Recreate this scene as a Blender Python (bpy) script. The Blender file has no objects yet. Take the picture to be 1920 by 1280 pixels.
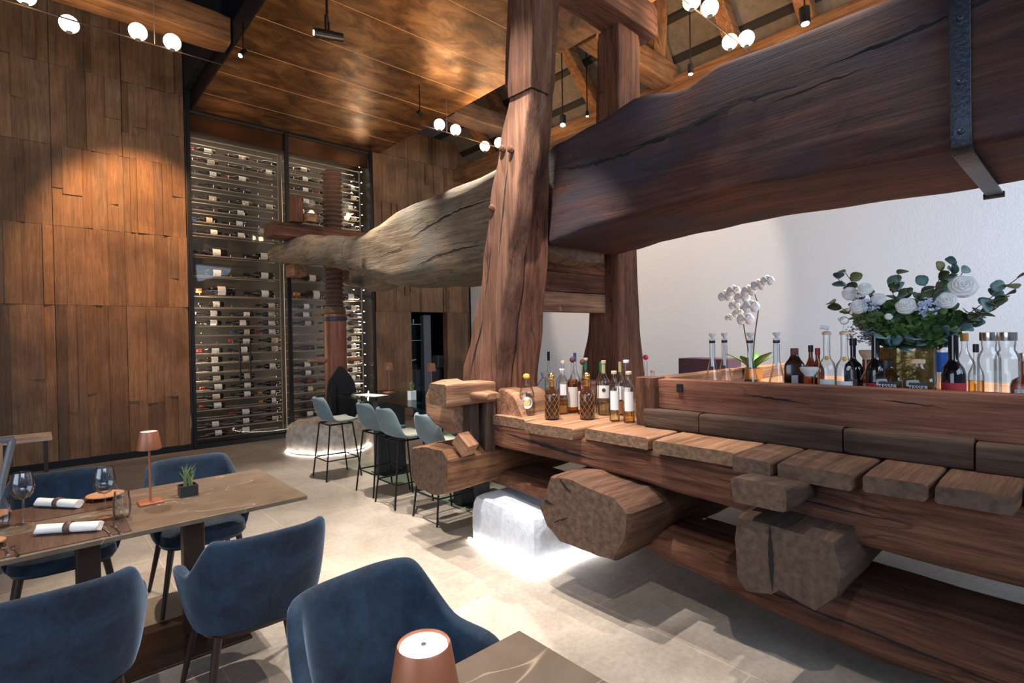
import bpy, bmesh, math, random
from mathutils import Vector, Matrix, noise
random.seed(7)
PI = math.pi
S = bpy.context.scene
C = S.collection

# ------------------------------------------------------------------ camera, world, light, exposure
cam = bpy.data.cameras.new('camera'); cam.sensor_width = 36; cam.lens = 995/1920*36
cam.clip_start = .05; cam.clip_end = 100
co = bpy.data.objects.new('camera', cam); C.objects.link(co)
# columns: camera right, up, back in room axes
right = Vector((.7431, -.6690, -.0175)).normalized(); back = Vector((-.6689, -.7433, .0107)); back = (back - right*back.dot(right)).normalized()
up = back.cross(right)
co.matrix_world = Matrix(((right.x, up.x, back.x, 0), (right.y, up.y, back.y, 0), (right.z, up.z, back.z, 1.6), (0, 0, 0, 1)))
S.camera = co
S.view_settings.view_transform = 'Standard'; S.view_settings.look = 'None'
S.view_settings.gamma = 1; S.view_settings.use_curve_mapping = False
S.view_settings.exposure = 0.2
S.cycles.transparent_max_bounces = 40
w = bpy.data.worlds.new('world'); S.world = w; w.use_nodes = True
w.node_tree.nodes['Background'].inputs[0].default_value = (.55, .70, 1, 1)
w.node_tree.nodes['Background'].inputs[1].default_value = 0.18

def area(name, loc, target, size, power, col, sizey=None, spread=None):
    l = bpy.data.lights.new(name, 'AREA'); l.energy = power; l.color = col; l.size = size
    if sizey: l.shape = 'RECTANGLE'; l.size_y = sizey
    if spread: l.spread = spread
    o = bpy.data.objects.new(name, l); C.objects.link(o); o.location = loc
    o.rotation_euler = (Vector(target)-Vector(loc)).to_track_quat('-Z', 'Y').to_euler()
    return o
def spot(name, loc, target, power, col, ang=50, blend=.5, rad=.03):
    l = bpy.data.lights.new(name, 'SPOT'); l.energy = power; l.color = col; l.spot_size = math.radians(ang)
    l.spot_blend = blend; l.shadow_soft_size = rad
    o = bpy.data.objects.new(name, l); C.objects.link(o); o.location = loc
    o.rotation_euler = (Vector(target)-Vector(loc)).to_track_quat('-Z', 'Y').to_euler()
    return o
DAY = (.62, .78, 1); WARM = (1, .76, .52); NEUT = (1, .9, .78)
area('window_daylight_rear', (1.0, -4.4, 3.6), (2.5, 3, 1.2), 6, 200, DAY, 2)
area('added_fill_white_wall', (4.6, -3.6, 3.2), (6.9, 3.2, 2.2), 2.2, 70, (.60, .77, 1), 2.2, 1.3)  # cool fill light added only to brighten the white wall
area('window_daylight_left', (-4.6, 1.5, 2.2), (2, 4, .8), 5, 150, DAY, 2.8)
spot('ceiling_spot_press', (1.55, 2.1, 4.8), (2.7, 2.95, .95), 850, NEUT, 40, .35)
spot('ceiling_spot_stool', (2.3, 5.4, 4.7), (2.3, 4.9, 0), 800, NEUT, 62, .6)
spot('ceiling_spot_floor', (2.2, 2.9, 4.8), (1.6, 2.6, 0), 620, NEUT, 60, .5)
spot('ceiling_spot_floor_near', (2.95, 1.3, 4.8), (1.8, 1.3, 0), 330, NEUT, 60, .5)
spot('ceiling_spot_bottles', (3.3, 4.6, 4.6), (3.1, 2.6, 1), 750, NEUT, 40, .4)
spot('ceiling_spot_patch', (5.6, 1.2, 4.5), (4.9, 1.2, 0), 1500, (1, .86, .62), 60, .6)
spot('ceiling_spot_bar', (5.2, 1.8, 4.4), (3.3, .9, 1.2), 170, NEUT, 60, .6)
spot('ceiling_spot_table', (.3, 5.2, 4.75), (.4, 3.3, .75), 420, WARM, 45, .5)
spot('ceiling_spot_near_table', (-.3, -.4, 4.6), (.7, 1.3, .7), 280, NEUT, 55, .5)
spot('ceiling_spot_wood_wall', (.9, 6.9, 4.9), (1.15, 8.98, 2.95), 620, (1, .55, .25), 56, .6)
spot('ceiling_spot_side_table', (-.1, 6.5, 4.7), (-.08, 6.85, .7), 90, NEUT, 14, .5)
spot('added_fill_fork', (1.2, 5.4, 4.7), (2.9, 6.9, 2.7), 190, NEUT, 34, .7)  # extra spot without a fixture, added to lighten the grey fork arm
spot('ceiling_spot_white_wall', (3.9, 4.9, 4.5), (6.9, 4.7, 2.9), 260, (1, .8, .66), 62, .18)
for nm, p, q, e, a_ in (('a', (2.9, 6.6, 3.6), (3.2, 7.6, 5.03), 30, 130), ('b', (2.2, 4.2, 3.6), (2.4, 4.6, 5.03), 44, 120), ('c', (3.4, 5.2, 3.9), (3.4, 5.4, 5.03), 20, 130)):
    spot('uplight_copper_'+nm, p, q, e, (1, .62, .3), a_, 1, .1)
for nm, p, q in (('a', (4.9, 3.2, 4.4), (5.9, 3.4, 6)), ('b', (4.9, 6.2, 4.4), (6.0, 6.2, 6.2)), ('c', (5.0, 1.4, 4.4), (6, 1.6, 6))):
    spot('uplight_roof_'+nm, p, q, 85, (1, .62, .3), 130, 1, .1)

# ------------------------------------------------------------------ materials
MATS = {}
def nodes(name):
    m = bpy.data.materials.new(name); m.use_nodes = True; nt = m.node_tree
    return m, nt, nt.nodes, nt.links, nt.nodes['Principled BSDF']
def ramp(N, L, fac, stops):
    r = N.new('ShaderNodeValToRGB'); e = r.color_ramp.elements
    while len(e) < len(stops): e.new(.5)
    for i, (p, c) in enumerate(stops): e[i].position = p; e[i].color = (*c, 1)
    L.new(fac, r.inputs[0]); return r.outputs[0]
def mix(N, L, mode, fac, a, b):
    x = N.new('ShaderNodeMix'); x.data_type = 'RGBA'; x.blend_type = mode
    if isinstance(fac, (int, float)): x.inputs[0].default_value = fac
    else: L.new(fac, x.inputs[0])
    for i, v in ((6, a), (7, b)):
        if isinstance(v, tuple): x.inputs[i].default_value = (*v, 1)
        else: L.new(v, x.inputs[i])
    return x.outputs[2]
def noise_n(N, L, vec, sc, det=4, dist=0, rough=.5):
    n = N.new('ShaderNodeTexNoise'); n.inputs['Scale'].default_value = sc; n.inputs['Detail'].default_value = det
    n.inputs['Distortion'].default_value = dist; n.inputs['Roughness'].default_value = rough
    L.new(vec, n.inputs['Vector']); return n.outputs[0]
def mapped(N, L, scale, kind='Object'):
    t = N.new('ShaderNodeTexCoord'); m = N.new('ShaderNodeMapping'); m.inputs['Scale'].default_value = scale
    L.new(t.outputs[kind], m.inputs[0]); return m.outputs[0]
def bump(N, L, b, h, s, d=.01):
    x = N.new('ShaderNodeBump'); x.inputs['Strength'].default_value = s; x.inputs['Distance'].default_value = d
    L.new(h, x.inputs['Height']); L.new(x.outputs[0], b.inputs['Normal'])
def plain(name, col, rough=.5, metal=0, bs=0, bsc=40, var=0, coat=0, emit=0, ecol=None, sheen=0):
    if name in MATS: return MATS[name]
    m, nt, N, L, b = nodes(name)
    b.inputs['Base Color'].default_value = (*col, 1); b.inputs['Roughness'].default_value = rough; b.inputs['Metallic'].default_value = metal
    b.inputs['Coat Weight'].default_value = coat
    v = mapped(N, L, (1, 1, 1)); n = noise_n(N, L, v, bsc, 4)
    if var: L.new(mix(N, L, 'MULTIPLY', var, col, ramp(N, L, n, ((.3, (.45, .45, .45)), (.7, (1.25, 1.25, 1.25))))), b.inputs['Base Color'])
    if bs: bump(N, L, b, n, bs)
    if emit: b.inputs['Emission Color'].default_value = (*(ecol or col), 1); b.inputs['Emission Strength'].default_value = emit
    if sheen: b.inputs['Sheen Weight'].default_value = sheen
    MATS[name] = m; return m
def wood(name, axis, dark, mid, light, stretch=1, bs=.5, rough=.75, island=0, grey=None, cracks=.0):
    if name in MATS: return MATS[name]
    m, nt, N, L, b = nodes(name)
    sc = [13*stretch]*3; sc[axis] = .8*stretch
    v = mapped(N, L, tuple(sc))
    g = noise_n(N, L, v, 1.6, 10, .35, .66)
    col = ramp(N, L, g, ((.28, dark), (.48, mid), (.72, light)))
    sf = [95*stretch]*3; sf[axis] = 3.5*stretch
    fine = noise_n(N, L, mapped(N, L, tuple(sf)), 1, 7, .3, .65)
    col = mix(N, L, 'MULTIPLY', .55, col, ramp(N, L, fine, ((.32, (.35, .33, .32)), (.55, (1, 1, 1)), (.8, (1.25, 1.2, 1.15)))))
    big = noise_n(N, L, mapped(N, L, (1, 1, 1)), 1.7, 4, .5)
    col = mix(N, L, 'MULTIPLY', .7, col, ramp(N, L, big, ((.33, (.5, .47, .5)), (.6, (1.15, 1.1, 1.05)))))
    if grey: col = mix(N, L, 'MIX', ramp(N, L, noise_n(N, L, mapped(N, L, (1.3, .8, 1.3)), 1.2, 5, 1), ((.42, (0, 0, 0)), (.62, (.75, .75, .75)))), col, grey)
    if cracks:
        sk = [3.2]*3; sk[axis] = .35
        ck = noise_n(N, L, mapped(N, L, tuple(sk)), 2.2, 3, .5, .4)
        a = N.new('ShaderNodeMath'); a.operation = 'SUBTRACT'; L.new(ck, a.inputs[0]); a.inputs[1].default_value = .5
        ab = N.new('ShaderNodeMath'); ab.operation = 'ABSOLUTE'; L.new(a.outputs[0], ab.inputs[0])
        col = mix(N, L, 'MULTIPLY', cracks, col, ramp(N, L, ab.outputs[0], ((.0, (.06, .05, .05)), (.012, (1, 1, 1)))))
    if island:
        ge = N.new('ShaderNodeNewGeometry')
        col = mix(N, L, 'MULTIPLY', island, col, ramp(N, L, ge.outputs['Random Per Island'], ((0, (.55, .5, .47)), (.35, (.85, .8, .74)), (.7, (1.1, .98, .85)), (1, (.9, .93, .95)))))
    L.new(col, b.inputs['Base Color']); b.inputs['Roughness'].default_value = rough; b.inputs['Specular IOR Level'].default_value = .28
    h = N.new('ShaderNodeMath'); h.operation = 'MULTIPLY_ADD'; L.new(g, h.inputs[0]); h.inputs[1].default_value = .45; L.new(fine, h.inputs[2])
    bump(N, L, b, h.outputs[0], bs, .008)
    MATS[name] = m; return m
OD, OM, OL = (.055, .022, .014), (.15, .062, .036), (.27, .125, .072)
W = [wood('old_press_wood_'+'xyz'[a], a, OD, OM, OL, 1, .9, .8, 0, None, .55) for a in range(3)]
WB = wood('press_beam_wood', 1, (.024, .011, .011), (.082, .034, .026), (.15, .066, .045), .8, .55, .8, 0, (.04, .036, .048), .3)
WG = wood('grey_weathered_beam_wood', 1, (.09, .065, .045), (.22, .165, .11), (.36, .28, .19), .8, .8, .85, 0, (.16, .15, .13), .5)
WE = [wood('worn_plank_wood_'+'xyz'[a], a, (.14, .065, .035), (.3, .155, .09), (.5, .3, .18), 1, .8, .75) for a in range(3)]
WD = [wood('dark_block_wood_'+'xyz'[a], a, (.035, .02, .014), (.078, .047, .034), (.14, .088, .06), 1, .7, .8) for a in range(3)]
WR = [wood('rafter_wood_'+'xyz'[a], a, (.09, .036, .014), (.24, .11, .042), (.38, .19, .08), 1, .7, .8, 0, None, .3) for a in range(3)]
WALLM = wood('oak_wall_wood', 2, (.155, .088, .048), (.22, .128, .07), (.29, .175, .10), 1.7, .25, .6, .8)
ENDM = plain('sawn_end_grain', (.12, .07, .047), .85, 0, .5, 30, .85)
ENDL = plain('light_end_grain', (.21, .12, .07), .85, 0, .5, 40, .8)
ENDD = plain('dark_end_grain', (.095, .058, .04), .85, 0, .5, 30, .8)

def floor_mat():
    m, nt, N, L, b = nodes('limestone_floor')
    v = mapped(N, L, (1, 1, 1))
    n1 = noise_n(N, L, v, 2.2, 7, .4, .65); n2 = noise_n(N, L, v, 30, 5, 0, .7)
    col = ramp(N, L, n1, ((.3, (.31, .265, .225)), (.7, (.47, .41, .355))))
    col = mix(N, L, 'MULTIPLY', .5, col, ramp(N, L, n2, ((.35, (.72, .72, .72)), (.6, (1.1, 1.1, 1.1)))))
    mp = N.new('ShaderNodeMapping'); t = N.new('ShaderNodeTexCoord'); L.new(t.outputs['Object'], mp.inputs[0])
    mp.inputs['Rotation'].default_value = (0, 0, PI/2); mp.inputs['Location'].default_value = (.2, .25, 0)
    br = N.new('ShaderNodeTexBrick'); L.new(mp.outputs[0], br.inputs[0]); br.inputs['Scale'].default_value = 1
    br.inputs['Brick Width'].default_value = 1.8; br.inputs['Row Height'].default_value = .9; br.inputs['Mortar Size'].default_value = .004
    br.inputs['Color1'].default_value = (.92, .92, .92, 1); br.inputs['Color2'].default_value = (1, 1, 1, 1); br.inputs['Mortar'].default_value = (1.35, 1.3, 1.2, 1)
    col = mix(N, L, 'MULTIPLY', 1, col, br.outputs[0])
    L.new(col, b.inputs['Base Color']); b.inputs['Roughness'].default_value = .5
    bump(N, L, b, n2, .12, .004); return m
def stonetop_mat():
    m, nt, N, L, b = nodes('brown_marble_top')
    v = mapped(N, L, (1, 1, 1))
    col = ramp(N, L, noise_n(N, L, v, 9, 6, .3, .6), ((.3, (.115, .08, .055)), (.7, (.17, .122, .088))))
    ve = noise_n(N, L, mapped(N, L, (.9, 2.0, 1)), 1.1, 3, 1.5)
    a = N.new('ShaderNodeMath'); a.operation = 'SUBTRACT'; L.new(ve, a.inputs[0]); a.inputs[1].default_value = .46
    ab = N.new('ShaderNodeMath'); ab.operation = 'ABSOLUTE'; L.new(a.outputs[0], ab.inputs[0])
    col = mix(N, L, 'MIX', ramp(N, L, ab.outputs[0], ((0, (.8, .8, .8)), (.004, (0, 0, 0)))), col, (.48, .36, .26))
    L.new(col, b.inputs['Base Color']); b.inputs['Roughness'].default_value = .38; return m
def copper_mat():
    m, nt, N, L, b = nodes('brushed_copper_panel')
    v = mapped(N, L, (.8, 1.3, 1)); n = noise_n(N, L, v, 2.9, 9, .5, .66)
    col = ramp(N, L, n, ((.34, (.07, .032, .012)), (.5, (.22, .1, .034)), (.68, (.46, .225, .085))))
    L.new(col, b.inputs['Base Color']); b.inputs['Metallic'].default_value = .75
    n3 = noise_n(N, L, v, 3, 5)
    L.new(ramp(N, L, n3, ((.3, (.34, .34, .34)), (.7, (.52, .52, .52)))), b.inputs['Roughness']); return m
def velvet(name, c0, c1, rough=.9):
    m, nt, N, L, b = nodes(name)
    v = mapped(N, L, (1, 1, 1)); n = noise_n(N, L, v, 6.5, 10, .3, .75); n2 = noise_n(N, L, v, 260, 2)
    L.new(ramp(N, L, n, ((.33, c0), (.68, c1))), b.inputs['Base Color'])
    b.inputs['Roughness'].default_value = rough; b.inputs['Sheen Weight'].default_value = .5; b.inputs['Sheen Roughness'].default_value = .35
    b.inputs['Sheen Tint'].default_value = (.45, .62, .9, 1); bump(N, L, b, n2, .25, .002); return m
def leafy(name, c):
    m, nt, N, L, b = nodes(name); g = N.new('ShaderNodeNewGeometry')
    f = lambda k: tuple(min(1, x*k) for x in c)
    L.new(ramp(N, L, g.outputs['Random Per Island'], ((0, f(.45)), (.5, f(1)), (1, (min(1, c[0]*2), c[1]*1.6, c[2]*1.5)))), b.inputs['Base Color']); b.inputs['Roughness'].default_value = .5
    MATS[name] = m; return m
def glassy(name, tint=(1, 1, 1), refl=.06, solid=None, fac=0):
    """thin glass: clear tinted transmission with a fresnel reflection"""
    if name in MATS: return MATS[name]
    m = bpy.data.materials.new(name); m.use_nodes = True; nt = m.node_tree; N = nt.nodes; L = nt.links; N.clear()
    o = N.new('ShaderNodeOutputMaterial'); t = N.new('ShaderNodeBsdfTransparent'); g = N.new('ShaderNodeBsdfGlossy')
    t.inputs[0].default_value = (*tint, 1); g.inputs['Roughness'].default_value = .03
    lw = N.new('ShaderNodeLayerWeight'); lw.inputs[0].default_value = .22
    mu = N.new('ShaderNodeMath'); mu.operation = 'MULTIPLY_ADD'; L.new(lw.outputs[0], mu.inputs[0]); mu.inputs[1].default_value = .7; mu.inputs[2].default_value = refl*.5
    mu.use_clamp = True
    x = N.new('ShaderNodeMixShader'); L.new(mu.outputs[0], x.inputs[0]); L.new(t.outputs[0], x.inputs[1]); L.new(g.outputs[0], x.inputs[2])
    L.new(x.outputs[0], o.inputs[0]); MATS[name] = m; return m
FLOOR = floor_mat(); MARBLE = stonetop_mat(); COPPER = copper_mat()
BLUE = velvet('blue_velvet', (.002, .006, .015), (.016, .043, .088)); TEAL = velvet('teal_fabric', (.125, .175, .185), (.165, .225, .235))
BEIGE = velvet('beige_seat_fabric', (.28, .27, .22), (.4, .38, .31))
BLACK = plain('black_metal', (.012, .012, .014), .4, .5); DKB = plain('dark_bronze', (.05, .035, .028), .4, .6)
STEEL = plain('warm_steel', (.26, .21, .175), .5, .4); CHROME = plain('polished_metal', (.75, .72, .68), .15, 1)
IRON = plain('forged_iron', (.05, .06, .08), .45, .8, .4, 60, .6)
WHITEW = plain('white_plaster', (.72, .72, .72), .9, 0, .35, 55)
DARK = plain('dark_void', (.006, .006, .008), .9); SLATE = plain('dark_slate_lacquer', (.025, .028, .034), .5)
LAMPC = plain('copper_lamp_lacquer', (.36, .13, .065), .42, .3); OPAL = plain('opal_lamp_glass', (1, .9, .8), .3, 0, emit=2.2, ecol=(1, .86, .76))
GLOBE = plain('lit_globe_glass', (1, .9, .75), .3, 0, emit=5, ecol=(1, .8, .58)); LENS = plain('lit_spot_lens', (1, .95, .9), .3, 0, emit=25, ecol=(1, .93, .85))
LED = plain('led_strip', (1, 1, 1), .4, 0, emit=26, ecol=(1, .93, .84)); LEDP = plain('led_point', (1, .9, .8), .4, 0, emit=30, ecol=(1, .9, .78))
PAPER = plain('white_paper', (.8, .79, .77), .8); CREAM = plain('cream_label', (.62, .56, .44), .8, 0, 0, 90, .3); LINEN = plain('white_linen', (.8, .77, .72), .9, 0, .2, 120)
RED = plain('red_foil', (.35, .02, .03), .4); ORANGE = plain('orange_foil', (.65, .2, .05), .4); NAVY = plain('blue_foil', (.02, .05, .22), .4)
GOLD = plain('gold_metal', (.75, .5, .2), .25, 1); CORK = plain('natural_cork', (.72, .5, .32), .8, 0, .2, 80, .3); YEL = plain('yellow_stopper', (.8, .45, .08), .6)
GREENF = plain('green_foil', (.01, .12, .06), .4); BEIGEF = plain('olive_foil', (.42, .38, .14), .45); BLKP = plain('black_plastic', (.01, .01, .012), .35)
WINEG = plain('dark_wine_glass', (.008, .006, .007), .08, 0, coat=.5); BROWNG = plain('brown_cut_glass', (.045, .016, .006), .12, 0, coat=.6)
CLEAR = glassy('clear_glass', (.97, .98, .98), .12); GREENG = glassy('green_edge_glass', (.55, .72, .66), .12); CABG = glassy('cabinet_glass', (.96, .95, .93), .01)
AMBER = glassy('amber_liquid', (.96, .74, .36), .05); ORNG = glassy('orange_liquid', (.97, .56, .16), .05); PALE = glassy('pale_gold_liquid', (.97, .9, .66), .04)
BASTG = glassy('amber_brown_glass', (.42, .17, .05), .12); VASEG = plain('olive_amber_glass', (.24, .155, .035), .16, .55, .6, 30, .6, coat=.6)
TAN = plain('tan_leather', (.45, .22, .11), .55); BRLEA = wood('brown_placemat_grain', 1, (.05, .025, .018), (.09, .045, .03), (.12, .065, .045), 2.5, .2, .55)
STONE = plain('porous_boulder_stone', (.6, .53, .46), .9, 0, 1, 14, .7); WSTONE = plain('white_stone', (.68, .75, .86), .75, 0, .7, 22, .2)
LEAF = leafy('dark_green_leaf', (.055, .12, .03)); EUC = leafy('eucalyptus_leaf', (.12, .22, .21)); OLIVE = leafy('olive_leaf', (.10, .125, .05))
PETAL = plain('white_petal', (.8, .77, .74), .7, sheen=.2); LILAC = plain('pale_blue_petal', (.6, .66, .82), .7); YC = plain('flower_centre', (.6, .45, .1), .7); TWIG = plain('brown_twig', (.08, .05, .03), .8)
PURPLE = plain('plum_lacquer', (.09, .04, .06), .5); COATM = plain('black_wool_cloth', (.008, .009, .013), .95, 0, .3, 200); PALEW = wood('pale_wood', 0, (.6, .42, .3), (.72, .54, .4), (.82, .64, .5), 2, .1, .5)
GREYM = plain('grey_frame', (.2, .2, .21), .5, .2); ROOFB = plain('grey_roof_board', (.17, .135, .105), .85, 0, .3, 12, .4)
SCREWM = wood('screw_wood', 2, (.09, .035, .02), (.22, .082, .045), (.34, .13, .072), 1, .3, .38); THREADM = plain('dark_thread_wood', (.12, .062, .042), .65, 0, .4, 40, .5)

# ------------------------------------------------------------------ mesh helpers
def bm_(): return bmesh.new()
def box(bm, x0, x1, y0, y1, z0, z1):
    vs = [bm.verts.new((x, y, z)) for x in (x0, x1) for y in (y0, y1) for z in (z0, z1)]
    for f in ((0, 1, 3, 2), (4, 6, 7, 5), (0, 4, 5, 1), (2, 3, 7, 6), (0, 2, 6, 4), (1, 5, 7, 3)): bm.faces.new([vs[i] for i in f])
def loft(bm, rings, cap=True, closed=True):
    R = [[bm.verts.new(p) for p in r] for r in rings]; n = len(R[0])
    for a, b in zip(R, R[1:]):
        for i in range(n if closed else n-1): bm.faces.new((a[i], a[(i+1) % n], b[(i+1) % n], b[i]))
    if cap and closed: bm.faces.new(R[0][::-1]); bm.faces.new(R[-1])
    return R
def frame(d):
    d = d.normalized(); a = Vector((0, 0, 1)) if abs(d.z) < .9 else Vector((1, 0, 0)); u = d.cross(a).normalized(); return u, d.cross(u)
def tube(bm, pts, r, n=8, cap=True):
    pts = [Vector(p) for p in pts]; rings = []
    rs = r if isinstance(r, (list, tuple)) else [r]*len(pts)
    for i, p in enumerate(pts):
        d = (pts[min(i+1, len(pts)-1)]-pts[max(i-1, 0)]); u, v = frame(d)
        rings.append([p+u*rs[i]*math.cos(2*PI*k/n)+v*rs[i]*math.sin(2*PI*k/n) for k in range(n)])
    loft(bm, rings, cap)
def lathe(bm, prof, n=16, c=(0, 0, 0), cap=True, sq=None, axis='z'):
    rings = []
    for r, z in prof:
        ring = []
        for k in range(n):
            a = 2*PI*k/n; ca, sa = math.cos(a), math.sin(a)
            if sq: ca, sa = [math.copysign(abs(t)**sq, t) for t in (ca, sa)]
            p = (r*ca, r*sa, z) if axis == 'z' else (z, r*ca, r*sa)
            ring.append((c[0]+p[0], c[1]+p[1], c[2]+p[2]))
        rings.append(ring)
    loft(bm, rings, cap)
def grid(bm, P, cu=False):
    V = [[bm.verts.new(p) for p in r] for r in P]
    for a, b in zip(V, V[1:]):
        m = len(a)
        for i in range(m if cu else m-1): bm.faces.new((a[i], a[(i+1) % m], b[(i+1) % m], b[i]))
    return V
def obj(name, bm, mat, parent=None, bev=0, sub=0, smooth=True, origin=None, solid=0):
    bmesh.ops.recalc_face_normals(bm, faces=bm.faces)
    me = bpy.data.meshes.new(name); bm.to_mesh(me); bm.free()
    if isinstance(mat, (list, tuple)):
        for m in mat: me.materials.append(m)
    else: me.materials.append(mat)
    o = bpy.data.objects.new(name, me); C.objects.link(o)
    if origin == 'base' and not parent:
        xs = [v.co for v in me.vertices]; lo = Vector([min(v[i] for v in xs) for i in range(3)]); hi = Vector([max(v[i] for v in xs) for i in range(3)])
        c = Vector(((lo.x+hi.x)/2, (lo.y+hi.y)/2, lo.z)); me.transform(Matrix.Translation(-c)); o.location = c
    if parent: o.parent = parent
    if solid: m = o.modifiers.new('solid', 'SOLIDIFY'); m.thickness = solid; m.offset = 0
    if bev: m = o.modifiers.new('bevel', 'BEVEL'); m.width = bev; m.segments = 2; m.limit_method = 'ANGLE'; m.angle_limit = .6
    if sub: m = o.modifiers.new('sub', 'SUBSURF'); m.levels = sub; m.render_levels = sub
    if smooth:
        for p in me.polygons: p.use_smooth = True
        if not sub: me.set_sharp_from_angle(angle=math.radians(38))
    return o
def boxo(name, dims, mat, parent=None, bev=.003, **k):
    bm = bm_(); box(bm, *dims); return obj(name, bm, mat, parent, bev, **k)
def thing(name, label, cat, loc=(0, 0, 0), rz=0, group=None):
    o = bpy.data.objects.new(name, None); C.objects.link(o); o.location = loc; o.rotation_euler = (0, 0, rz); o.empty_display_size = .1
    return tag(o, label, cat, group)
def tag(o, label, cat, group=None):
    o['label'] = label; o['category'] = cat
    if group: o['group'] = group
    return o
def struct(o): o['kind'] = 'structure'; return o
def dup(o, loc=None, rz=None, label=None, group=None, parent=None):
    c = o.copy(); C.objects.link(c)
    if parent: c.parent = parent
    for ch in list(o.children): dup(ch, parent=c)
    if loc is not None: c.location = loc
    if rz is not None: c.rotation_euler = (0, 0, rz)
    if label: c['label'] = label
    if group: c['group'] = group
    return c
def rr(w, h, r, n=5):
    """rounded rectangle outline, centred"""
    out = []
    r = min(r, w/2*.98, h/2*.98)
    for cx, cy, a0 in ((w/2-r, h/2-r, 0), (-w/2+r, h/2-r, PI/2), (-w/2+r, -h/2+r, PI), (w/2-r, -h/2+r, 1.5*PI)):
        for k in range(n+1): a = a0+PI/2*k/n; out.append((cx+r*math.cos(a), cy+r*math.sin(a)))
    return out
def endmat(o, axis, m):
    me = o.data; me.materials.append(m)
    for p in me.polygons:
        if abs(p.normal[axis]) > .8 and len(p.vertices) > 4: p.material_index = 1
def timber(name, axis, st, mat, parent=None, r=.03, amp=.008, step=.09, seed=0, nfreq=2.5, n=5, end=None):
    """hewn timber along an axis; st = [(t, a0, a1, b0, b1)] extents of the two cross axes, in axis order"""
    bm = bm_(); rings = []
    st = sorted(st); ts = []; t = st[0][0]
    while t < st[-1][0]-1e-6: ts.append(t); t += step
    ts.append(st[-1][0])
    rnd = random.Random(seed)
    off = Vector((rnd.random()*50, rnd.random()*50, rnd.random()*50))
    for ti, t in enumerate(ts):
        for s0, s1 in zip(st, st[1:]):
            if s0[0] <= t <= s1[0]+1e-6: break
        f = (t-s0[0])/max(1e-6, s1[0]-s0[0]); f = f*f*(3-2*f) if len(st) > 2 else f
        a0, a1, b0, b1 = [s0[i]+(s1[i]-s0[i])*f for i in range(1, 5)]
        endf = 1-(.06 if ti in (0, len(ts)-1) else 0)
        prof = rr(a1-a0, b1-b0, r, n); ring = []
        # subdivide straight sides
        pts = []
        for i, p in enumerate(prof):
            q = prof[(i+1) % len(prof)]; pts.append(p)
            d = math.hypot(q[0]-p[0], q[1]-p[1])
            if d > r*1.5+.02:
                for k in range(1, 5): pts.append((p[0]+(q[0]-p[0])*k/5, p[1]+(q[1]-p[1])*k/5))
        for (a, b) in pts:
            ca, cb = (a0+a1)/2+a*endf, (b0+b1)/2+b*endf
            P = [0, 0, 0]; o2 = [i for i in range(3) if i != axis]; P[axis] = t; P[o2[0]] = ca; P[o2[1]] = cb
            P = Vector(P); q = P.copy(); q[axis] *= .35
            nv = noise.noise_vector(q*nfreq+off)*amp + noise.noise_vector(q*nfreq*4+off)*amp*.35
            nv[axis] *= .5 if 0 < ti < len(ts)-1 else .9
            ring.append(P+nv)
        rings.append(ring)
    m = min(len(x) for x in rings)
    if any(len(x) != m for x in rings): rings = [x[:m] for x in rings]
    loft(bm, rings)
    o = obj(name, bm, mat, parent, origin=None if parent else 'base')
    if end: endmat(o, axis, end)
    return o
def beam2(name, p0, p1, w, h, mat, parent=None, bev=.015):
    """straight squared timber between two points"""
    bm = bm_(); p0, p1 = Vector(p0), Vector(p1); d = (p1-p0)
    side = d.cross(Vector((0, 0, 1)));
    if side.length < 1e-4: side = Vector((1, 0, 0))
    side.normalize(); upv = side.cross(d).normalized(); rings = []
    n = max(2, int(d.length/.25))
    for k in range(n+1):
        c = p0+d*k/n; nz = noise.noise_vector(c*1.7)*.012
        rings.append([c+nz+side*a*w/2+upv*b*h/2 for a, b in ((-1, -1), (1, -1), (1, 1), (-1, 1))])
    loft(bm, rings); return obj(name, bm, mat, parent, bev, origin=None if parent else 'base')
def prism(bm, pts, axis, a, b):
    """extrude outline along axis; pts give the other two coordinates in axis order"""
    o2 = [i for i in range(3) if i != axis]
    def P(p, t): q = [0, 0, 0]; q[axis] = t; q[o2[0]] = p[0]; q[o2[1]] = p[1]; return q
    loft(bm, [[P(p, a) for p in pts], [P(p, b) for p in pts]])

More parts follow.
